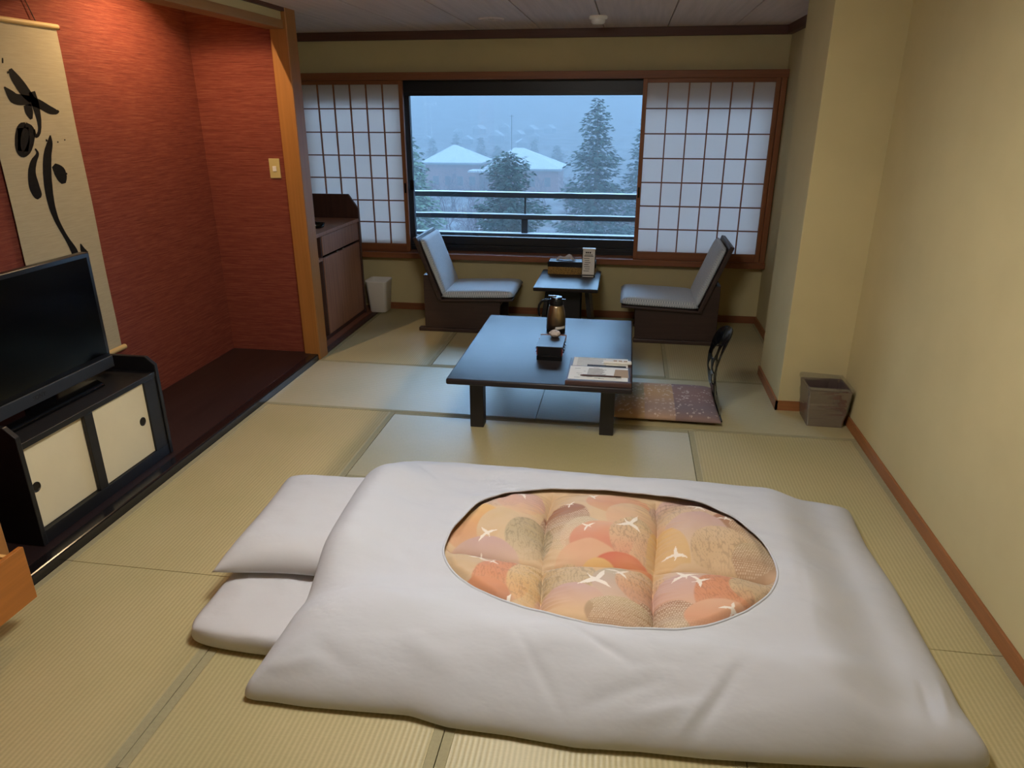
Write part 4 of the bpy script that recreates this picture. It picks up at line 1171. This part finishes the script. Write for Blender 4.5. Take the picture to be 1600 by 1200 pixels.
for (x0, y0, x1, y1, dep, hw) in CREASE:
    a_, e_ = np.array([x0, y0]), np.array([x1 - x0, y1 - y0])
    t_ = np.clip(((pts - a_) @ e_) / (e_ @ e_), 0, 1)
    d_ = np.hypot(*(pts - a_ - t_[:, None] * e_).T)
    crz -= dep * np.exp(-(d_ / hw) ** 2) * np.sin(np.pi * np.clip(t_, 0.02, 0.98)) ** 0.6
vs = []
for (x, y), d, cz_ in zip(pts, dist, crz):
    vs.append((x - CF[0], y - CF[1], top_z(x, y, d) + cz_ * min(1.0, d / 0.05)))
# tuck under
for s_in, dz in ((0.006, 0.004), (0.03, 0.001)):
    for i in range(NA):
        x, y = outer[i] - dirs[i] * s_in
        vs.append((x - CF[0], y - CF[1], drape(x, y) + dz + (0.004 if dz > 0.002 else 0)))
nr = NS + 2
fs = [(k * NA + i, k * NA + (i + 1) % NA, (k + 1) * NA + (i + 1) % NA, (k + 1) * NA + i) for k in range(nr - 1) for i in range(NA)]
cov = MB().add(vs, fs).build('cover', 'white_cloth', cf, smooth=True)
hz = [vs[i] for i in range(0, NA, 2)]
MB().tube(hz, 0.0042, 6, closed=True).build('hem', 'white_cloth', cf, smooth=True)

# printed quilt seen through the window
QX, QY = 470, 340
gx = np.linspace(-0.63, 0.63, QX)
gy = np.linspace(1.72, 2.65, QY)
X, Y = np.meshgrid(gx, gy)
X, Y = X.ravel(), Y.ravel()
seam1 = -0.222 - 0.02 * np.sin((Y - 2.1) * 5)
seam2 = 0.172 + 0.015 * np.sin((Y - 2.2) * 6)
seamh = 2.13 + 0.02 * np.sin(X * 6)
def cellu(a, lo, hi): return np.clip((a - lo) / (hi - lo), 0, 1)
U = np.where(X < seam1, cellu(X, -0.66, seam1), np.where(X < seam2, cellu(X, seam1, seam2), cellu(X, seam2, 0.62)))
V = np.where(Y < seamh, cellu(Y, 1.70, seamh), cellu(Y, seamh, 2.64))
bulge = (np.clip(1 - np.abs(2 * U - 1) ** 2.6, 0, 1) ** 0.55) * (np.clip(1 - np.abs(2 * V - 1) ** 2.6, 0, 1) ** 0.5)
dseam = np.minimum(np.abs(X - seam1), np.abs(X - seam2))
Zq = np.empty(len(X))
for i in range(len(X)):
    x, y = X[i], Y[i]
    gather = math.exp(-(dseam[i] / 0.06) ** 2)
    wv = noise.noise(Vector((x * 9, y * 9, 3.0))) * 0.008 + noise.noise(Vector((x * 24, y * 24, 6.0))) * 0.003
    wv += gather * 0.012 * noise.noise(Vector((x * 8, y * 75, 1.0)))
    Zq[i] = drape(x, y) + 0.036 + 0.084 * bulge[i] + wv
FLAT = np.array([drape(x, y) for x, y in zip(X, Y)])
RS = np.random.RandomState(11)
PAL = dict(cream=L3(212, 186, 152), tan=L3(202, 172, 134), orange=L3(210, 146, 108), peach=L3(216, 172, 142), red=L3(204, 104, 86), yellow=L3(220, 182, 122), mauve=L3(198, 168, 162), olive=L3(184, 166, 132), brown=L3(164, 118, 92), sand=L3(208, 184, 148), grey=L3(190, 178, 152))
# (x, y, rx, ry, top colour, lower colour, texture)
PATCH = [(-0.47, 2.48, 0.13, 0.10, 'olive', 'mauve', 'hatch'), (-0.355, 2.47, 0.10, 0.10, 'mauve', 'peach', ''), (-0.165, 2.33, 0.10, 0.15, 'brown', 'grey', 'dots'), (0.037, 2.50, 0.13, 0.10, 'peach', 'orange', ''), (0.10, 2.40, 0.12, 0.12, 'cream', 'peach', ''), (0.291, 2.50, 0.14, 0.10, 'mauve', 'sand', 'hatch'), (0.48, 2.36, 0.12, 0.13, 'brown', 'olive', 'dots'), (0.318, 2.34, 0.12, 0.14, 'mauve', 'cream', ''),
         (-0.513, 2.27, 0.12, 0.13, 'yellow', 'orange', ''), (-0.40, 2.26, 0.09, 0.12, 'sand', 'cream', ''), (-0.29, 2.24, 0.09, 0.12, 'olive', 'grey', 'hatch'), (-0.087, 2.26, 0.09, 0.11, 'grey', 'peach', 'dots2'), (-0.02, 2.24, 0.12, 0.11, 'peach', 'red', ''), (0.101, 2.27, 0.10, 0.14, 'sand', 'peach', 'hatch'), (0.214, 2.20, 0.08, 0.20, 'yellow', 'tan', ''), (0.40, 2.25, 0.11, 0.13, 'cream', 'tan', 'hatch'), (0.53, 2.20, 0.10, 0.10, 'olive', 'brown', 'dots'),
         (-0.44, 2.10, 0.14, 0.10, 'mauve', 'cream', ''), (-0.53, 2.02, 0.12, 0.10, 'sand', 'tan', ''), (-0.06, 2.11, 0.13, 0.12, 'peach', 'sand', ''), (0.055, 2.10, 0.11, 0.10, 'red', 'yellow', ''), (-0.02, 2.07, 0.08, 0.09, 'yellow', 'cream', ''), (0.30, 2.08, 0.11, 0.10, 'cream', 'mauve', ''),
         (-0.345, 1.955, 0.10, 0.14, 'orange', 'orange', 'hatchw'), (-0.25, 1.98, 0.08, 0.14, 'sand', 'yellow', 'hatch'), (-0.13, 2.0, 0.10, 0.13, 'sand', 'olive', 'hatch'), (0.06, 1.98, 0.11, 0.12, 'grey', 'mauve', ''), (0.13, 2.0, 0.10, 0.11, 'cream', 'orange', 'hatch'), (0.26, 1.96, 0.11, 0.13, 'mauve', 'peach', ''), (0.38, 1.96, 0.10, 0.15, 'orange', 'orange', 'hatchw'), (0.50, 2.02, 0.10, 0.10, 'sand', 'tan', 'hatch'),
         (-0.40, 1.86, 0.10, 0.08, 'orange', 'brown', ''), (-0.11, 1.86, 0.12, 0.10, 'mauve', 'yellow', ''), (0.20, 1.85, 0.12, 0.09, 'brown', 'grey', 'dots'), (0.06, 1.83, 0.12, 0.08, 'olive', 'brown', 'dots2'), (0.36, 1.86, 0.12, 0.08, 'peach', 'orange', '')]
cols = np.tile(PAL['cream'], (len(X), 1))
nzf = np.array([noise.noise(Vector((x * 6, y * 6, 9.0))) for x, y in zip(X, Y)])
nzg = np.array([noise.noise(Vector((x * 95 + y * 20, y * 26, 2.0))) for x, y in zip(X, Y)])
for (px_, py_, rx, ry, ca, cb_, tx) in PATCH:
    du, dv = (X - px_) / rx, (Y - py_) / ry
    rr = np.hypot(du, dv) + 0.10 * nzf
    ins = rr < 1.0
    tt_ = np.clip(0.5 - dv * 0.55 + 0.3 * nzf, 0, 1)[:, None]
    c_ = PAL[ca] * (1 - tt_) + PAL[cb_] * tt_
    if tx.startswith('dots'):
        pit = 0.0085 if tx == 'dots' else 0.0065
        iu = np.mod(X + (np.floor(Y / pit) % 2) * pit / 2, pit) - pit / 2
        iv = np.mod(Y, pit) - pit / 2
        dm = (np.hypot(iu, iv) < pit * 0.30) & (nzf > -0.25)
        c_[dm] = c_[dm] * 0.35 + L3(236, 222, 198) * 0.65
    if tx == 'hatch':
        c_ = c_ * (1 - 0.24 * (np.abs(nzg) < 0.09))[:, None]
    if tx == 'hatchw':
        c_ = c_ * (1 - 0.18 * (np.abs(nzg) < 0.10))[:, None]
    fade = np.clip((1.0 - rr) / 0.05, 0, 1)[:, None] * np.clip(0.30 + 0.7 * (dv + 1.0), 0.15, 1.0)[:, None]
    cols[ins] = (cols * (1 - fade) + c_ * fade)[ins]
def in_poly(px_, py_, poly):
    ins = np.zeros(len(px_), bool)
    n = len(poly)
    for i in range(n):
        x0, y0 = poly[i]; x1, y1 = poly[(i + 1) % n]
        if y0 == y1: continue
        c_ = ((y0 > py_) != (y1 > py_)) & (px_ < (x1 - x0) * (py_ - y0) / (y1 - y0) + x0)
        ins ^= c_
    return ins
CR1 = [(-0.55, 0.05), (-0.2, 0.02), (-0.05, 0.12), (-0.25, 0.55), (-0.42, 1.0), (0.0, 0.62), (0.16, 0.14), (0.5, 0.22), (0.95, 0.12), (0.5, -0.02), (0.2, -0.12), (0.12, -0.45), (-0.12, -0.9), (-0.1, -0.4), (-0.12, -0.12)]
for (cx, cy, sz, an) in [(-0.355, 2.514, .045, .6), (-0.442, 2.215, .045, 2.2), (-0.443, 2.095, .05, 3.4), (-0.393, 2.045, .035, 1.2), (-0.305, 1.835, .04, 1.3), (-0.075, 2.304, .035, 2.4), (0.075, 2.361, .065, -0.9), (-0.038, 1.989, .075, -0.8), (0.045, 2.047, .05, 0.7), (0.242, 2.209, .05, 1.4), (0.262, 2.075, .055, 1.9), (0.304, 2.036, .045, 0.2), (0.339, 2.505, .045, 0.9), (0.436, 2.434, .03, 1.1), (0.394, 1.891, .04, 1.2), (-0.071, 2.545, .035, 0.5), (-0.154, 2.472, .03, 2.6)]:
    ca_, sa_ = math.cos(an), math.sin(an)
    poly = [(cx + sz * (p[0] * ca_ - p[1] * sa_), cy + sz * (p[0] * sa_ + p[1] * ca_)) for p in CR1]
    sel = (np.abs(X - cx) < sz * 1.2) & (np.abs(Y - cy) < sz * 1.2)
    idx = np.where(sel)[0]
    ii = idx[in_poly(X[idx], Y[idx], poly)]
    cols[ii] = L3(240, 234, 224)
hr = polar(HOLE, cc, 720, 40)
pa_ = np.arctan2(Y - cc[1], X - cc[0])
ridx = ((pa_ + np.pi) / (2 * np.pi) * 720).astype(int) % 720
inside = hr[ridx] - np.hypot(X - cc[0], Y - cc[1])
tuck = np.clip((inside + 0.012) / 0.05, 0, 1)
tuck = tuck * tuck * (3 - 2 * tuck)
Zq = (FLAT + 0.084) * (1 - tuck) + Zq * tuck
keep = inside > -0.06
remap = -np.ones(len(X), int)
remap[keep] = np.arange(keep.sum())
I = np.arange(len(X)).reshape(QY, QX)
q4 = np.stack([I[:-1, :-1], I[:-1, 1:], I[1:, 1:], I[1:, :-1]], -1).reshape(-1, 4)
q4 = remap[q4[keep[q4].all(1)]]
qv = np.stack([X - CF[0], Y - CF[1], Zq], 1)[keep]
qo = MB()
qo.v, qo.f = [tuple(p) for p in qv], [tuple(int(i) for i in f_) for f_ in q4]
q_ = qo.build('printed_quilt', 'quilt', cf, smooth=True, fix=False)
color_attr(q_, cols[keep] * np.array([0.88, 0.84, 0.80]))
tag(q_, 'cream and orange crane print')

# ================================================================== OUTSIDE: balcony rail, trees, houses, hill, haze
br = thing('balcony_railing', 'dark balcony railing with a line of snow outside the window', 'railing', (-1.0, 7.15, 0.0))
for (a, b, nm) in ((0.858, 0.903, 'top_rail'), (0.648, 0.690, 'middle_rail')):
    r_ = box(-5, 6, -0.03, 0.03, a, b).build(nm, 'rail', br, bevel=0.003)
    sm = MB().grid(140, 4, lambda u, v, b=b: (-5 + 11 * u, -0.028 + 0.056 * v, b + 0.010 * math.sin(math.pi * (0.12 + 0.76 * v)) + 0.003 * noise.noise(Vector((u * 60, v, 1)))))
    so_ = sm.build('snow_line', 'snow', r_, smooth=True)
kb = box(-5, 6, -0.05, 0.05, 0.40, 0.505).build('kerb', 'rail', br, bevel=0.004)
MB().grid(100, 4, lambda u, v: (-5 + 11 * u, -0.048 + 0.096 * v, 0.507 + 0.007 * math.sin(math.pi * (0.1 + 0.8 * v)))).build('snow_line', 'snow', kb, smooth=True)
for k in range(-2, 4):
    xx = 0.0 + 1.9 * k
    box(xx - 0.03, xx + 0.03, -0.025, 0.025, 0.505, 0.648).build('post', 'rail', br)
    box(xx - 0.004, xx + 0.010, -0.01, 0.01, 0.69, 0.858).build('thin_post', 'rail', br)
struct('floor_balcony', box(-6, 5, 6.12, 7.25, 0.2, 0.40), 'rail', 'dark balcony slab outside the window', 'floor')

# terrain: flat snowy grounds rising into a hillside
GZ = -9.0
def terr(x, y):
    t_ = max(0.0, min(1.0, (y - 130) / 400))
    return GZ + 34 * t_ * t_ * (3 - 2 * t_) + 0.35 * noise.noise(Vector((x * 0.06, y * 0.06, 0)))
tm = MB().grid(90, 110, lambda u, v: (-170 + 340 * u, 9 + 381 * v, terr(-170 + 340 * u, 9 + 381 * v)))
g_ = tm.build('ground', 'ground', smooth=True)
tag(g_, 'snow dusted grounds and hillside beyond the balcony', 'ground', kind='structure')

def conifer(name, label, loc, h, rad, shape, clump, nwh, seed, m, group, droop=0.25, gap=0.0):
    R_ = np.random.RandomState(seed)
    t = thing(name, label, 'tree', loc, group=group)
    MB().tube([(0, 0, 0), (0.05, 0, h * 0.5), (0, 0, h * 0.98)], [h * 0.018, h * 0.011, 0.015], 7).build('trunk', 'bark', t)
    vs, fs = [], []
    for wv in range(nwh):
        f_ = (wv + R_.uniform(-0.3, 0.3)) / nwh
        z = h * (0.16 + 0.83 * f_)
        L0 = rad * shape(f_)
        nb = max(5, int(6 + L0 * 3.4))
        for b_ in range(nb):
            if R_.rand() < gap: continue
            az = 2 * math.pi * (b_ + R_.rand()) / nb
            L = L0 * R_.uniform(0.72, 1.12)
            nc = max(2, int(L / clump * 2.4))
            for k in range(nc):
                s_ = (k + R_.rand()) / nc
                s_ = s_ ** 0.75
                r_ = L * s_
                x, y = r_ * math.cos(az) + R_.normal() * clump * 0.25, r_ * math.sin(az) + R_.normal() * clump * 0.25
                zz = z - droop * r_ + 0.10 * L * s_ * s_ + R_.normal() * clump * 0.22
                for q in range(2):
                    a2 = az + R_.uniform(-1.0, 1.0)
                    d1 = Vector((math.cos(a2), math.sin(a2), R_.uniform(-0.6, 0.25))) * clump * R_.uniform(0.5, 0.95)
                    d2 = Vector((-math.sin(a2), math.cos(a2), R_.uniform(-0.6, 0.6))) * clump * R_.uniform(0.18, 0.36)
                    c0 = Vector((x, y, zz))
                    i0 = len(vs)
                    vs += [tuple(c0 - d1 * 0.4), tuple(c0 + d2), tuple(c0 + d1), tuple(c0 - d2)]
                    fs.append((i0, i0 + 1, i0 + 2, i0 + 3))
    MB().add(vs, fs).build('foliage', m, t, fix=False)
    return t
GRP = 'conifers in the snowy grounds'
cone = lambda f_: (1 - f_) ** 0.8 * 0.95 + 0.06
fat = lambda f_: min(1.0, 1.3 * (1 - f_) ** 0.45) * (0.8 + 0.2 * math.sin(f_ * 23))
conifer('conifer', 'tall dark conifer standing at the right of the window view', (-1.85, 42, GZ), 11.55, 3.0, lambda f_: ((1 - f_) ** 0.75) * (0.82 + 0.22 * math.sin(f_ * 31)) + 0.07, 0.27, 50, 1, 'needle', GRP, droop=0.10, gap=0.10)
conifer('conifer', 'dense dark evergreen in the centre of the window view', (-5.2, 32, GZ), 9.1, 2.1, fat, 0.22, 74, 2, 'needle', GRP, droop=-0.15)
conifer('conifer', 'pale green conifer at the left edge of the window view', (-12.6, 42, GZ), 9.4, 2.7, cone, 0.34, 30, 3, 'needle_l', GRP, droop=0.3)
conifer('conifer', 'conifer half hidden behind the right paper screen', (0.95, 50, GZ), 10.6, 2.4, cone, 0.34, 30, 4, 'needle', GRP, droop=0.25)
conifer('conifer', 'low pale evergreen behind the left end of the railing', (-7.3, 27, GZ), 6.4, 2.2, fat, 0.26, 24, 5, 'needle_l', GRP, droop=0.0)
FG = 'faint conifers on the far slope'
for k, (px_, Yd, hh, rr) in enumerate([(-20.5, 160, 9.0, 2.2), (-42.0, 156, 9.5, 2.4), (-36.5, 155, 11.5, 2.4), (-30.5, 152, 11.0, 2.5), (-25.0, 140, 9.0, 3.4), (-13.5, 140, 9.0, 3.2), (-48.5, 150, 9.0, 2.6), (-9.5, 150, 8.5, 2.6), (3.0, 145, 10.0, 3.0)]):
    conifer('far_conifer', 'faint grey conifer on the misty slope beyond the snowy roofs', (px_, Yd, terr(px_, Yd)), hh * 0.52, rr * 0.62, cone, 0.7, 12, 20 + k, 'needle', FG, droop=0.2)

# bare trees
def bare_tree(seed, h):
    R_ = random.Random(seed)
    mb = MB()
    def grow(p, d, L, r, lev):
        n = 3
        pts = [p]
        q = Vector(p); dd_ = Vector(d)
        for i in range(n):
            dd_ = (dd_ + Vector((R_.gauss(0, 0.16), R_.gauss(0, 0.16), R_.gauss(0.05, 0.1)))).normalized()
            q = q + dd_ * L / n
            pts.append(q.copy())
        mb.tube(pts, [r * (1 - 0.45 * i / n) for i in range(n + 1)], 3)
        if lev >= 5: return
        kids = 3 if lev < 4 else 3
        for k in range(kids):
            i = R_.randint(1, n)
            ax = Vector((R_.gauss(0, 1), R_.gauss(0, 1), R_.gauss(0.25, 0.6))).normalized()
            nd = (dd_ * 0.75 + ax * 0.85).normalized()
            grow(pts[i] if k else pts[n], nd, L * R_.uniform(0.60, 0.82), max(0.010, r * 0.56), lev + 1)
    grow(Vector((0, 0, 0)), Vector((0, 0, 1)), h * 0.30, h * 0.017, 0)
    return mb
protos = []
for s_ in range(3):
    t = thing('bare_tree', 'leafless purplish tree dusted with snow in the grounds below the balcony', 'tree', (0, 0, GZ), group='bare trees in the grounds')
    bare_tree(40 + s_, 6.0).build('branches', 'twig', t, fix=False)
    protos.append(t)
RB = random.Random(5)
spots = []
TAKEN = [(-1.85, 42, 2.6), (-5.2, 32, 2.1), (-12.6, 42, 2.6), (0.95, 50, 2.2), (-7.3, 27, 2.1)]
for _ in range(4000):
    if len(spots) >= 44: break
    y = RB.uniform(20.5, 86)
    x = RB.uniform(-0.315 * y, 0.045 * y + 0.4)
    if y < 26 and len([1 for s in spots if s[1] < 26]) >= 5: continue
    s_ = (0.66 + 0.011 * min(y - 19, 30)) * RB.uniform(0.88, 1.12)
    rr = 2.0 * s_
    if all(math.hypot(x - a, y - b) > rr + c_ for a, b, c_ in TAKEN):
        TAKEN.append((x, y, rr))
        spots.append((x, y, s_))
for k, (x, y, s_) in enumerate(spots):
    o = protos[k] if k < 3 else dup(protos[k % 3])
    o.location = (x, y, terr(x, y))
    o.rotation_euler = (0, 0, RB.uniform(0, 6.28))
    o.scale = (s_, s_, s_)

# houses with snowy hipped roofs
def house(label, x0, x1, y0, y1, zr, ze, zg, rx0, rx1):
    t = thing('snowy_house', label, 'house', ((x0 + x1) / 2, y0, zg))
    c = ((x0 + x1) / 2, y0, zg)
    box(x0 + 0.5, x1 - 0.5, y0 + 0.5, y1 - 0.5, zg, ze + 0.05).build('walls', 'pinkwall', t, off=c)
    ym = (y0 + y1) / 2
    MB().add([(x0, y0, ze), (x1, y0, ze), (x1, y1, ze), (x0, y1, ze), (rx0, ym, zr), (rx1, ym, zr), (x0, y0, ze - 0.12), (x1, y0, ze - 0.12), (x1, y1, ze - 0.12), (x0, y1, ze - 0.12)],
             [(0, 1, 5, 4), (1, 2, 5), (2, 3, 4, 5), (3, 0, 4), (0, 6, 7, 1), (1, 7, 8, 2), (2, 8, 9, 3), (3, 9, 6, 0), (6, 9, 8, 7)]).build('roof', 'snow', t, off=c)
    box(x0 + 0.05, x1 - 0.05, y0 + 0.05, y1 - 0.05, ze - 0.3, ze - 0.12).build('eaves', 'fascia', t, off=c)
    for k in range(4):
        xx = x0 + (x1 - x0) * (0.18 + 0.2 * k)
        box(xx, xx + 0.8, y0 + 0.44, y0 + 0.5, zg + 1.2, zg + 2.4).build('window', 'far_pane', t, off=c)
    return t
house('pink walled house with a snowy pyramid roof beyond the trees', -28.1, -19.6, 98, 106, -2.65, -4.75, GZ, -24.4, -24.0)
house('long pink house with a snowy ridge roof behind the dark evergreen', -19.4, -8.8, 98, 107, -3.0, -5.45, GZ, -15.9, -14.6)
cp = box(-20.8, -17.6, 94.5, 97.6, -5.75, -5.55).build('entrance_canopy', 'snow')
tag(cp, 'low flat snowy canopy between the two pink houses', 'canopy')
for xx in (-20.6, -17.8):
    pass
pz = thing('antenna_mast', 'thin dark mast rising beside the snowy ridge roof', 'mast', (-16.0, 101, -3.3))
MB().tube([(0, 0, 0), (0, 0, 4.6)], 0.05, 6).build('pole', 'rail', pz)
MB().tube([(-0.3, 0, 4.4), (0.3, 0, 4.4)], 0.035, 6).build('crossbar', 'rail', pz)
VG = 'faint houses on the misty hillside'
RV = random.Random(9)
hb_ = []
for k, (x, y, s_) in enumerate([(-36, 200, 1.5), (-43, 196, 1.0), (-31, 208, 1.1), (-50, 215, 1.0), (-45, 222, 1.2), (-38, 226, 1.2), (-27.5, 190, 1.0), (-29, 220, 1.3), (-26, 205, 0.9), (-55, 200, 0.9), (-24, 225, 1.1)]):
    t = thing('hillside_house', 'tiny snow roofed house in the haze on the hillside', 'house', (x, y, terr(x, y)), RV.uniform(-0.4, 0.4), VG)
    t.scale = (s_ * 0.55, s_ * 0.55, s_ * 0.55)
    box(-2.2, 2.2, -2, 2, -1, 2.2).build('walls', 'fascia', t)
    MB().prism([(-2.7, 2.2), (2.7, 2.2), (0, 3.9)], 'y', -2.4, 2.4).build('roof', 'snow', t)
fm = thing('flood_light_mast', 'tall pale lamp mast in the haze left of the village', 'mast', (-44.5, 165, terr(-44.5, 165)))
MB().tube([(0, 0, 0), (0, 0, 11.3)], 0.12, 6).build('pole', 'snow', fm)
box(-1.3, 1.3, -0.3, 0.3, 11.2, 11.9).build('lamp_head', 'snow', fm)

# haze
k = NT('snow_haze')
k.t.nodes.remove(k.p)
vsn = k.n('ShaderNodeVolumeScatter', i_Density=FOG_DENSITY, i_Anisotropy=0.0)
HAZE = (0.17, 0.18, 0.185, 1)
vsn.inputs['Color'].default_value = HAZE
vab = k.n('ShaderNodeVolumeAbsorption', i_Density=FOG_DENSITY)
vab.inputs['Color'].default_value = HAZE
vad = k.n('ShaderNodeAddShader')
k.l(vsn.outputs[0], vad.inputs[0])
k.l(vab.outputs[0], vad.inputs[1])
k.l(vad.outputs[0], k.out.inputs['Volume'])
hz_ = box(-165, 165, 16.5, 385, -12, 26).build('snow_haze', k.m)
tag(hz_, 'pale blue snowy haze filling the valley outside', 'haze', kind='stuff')
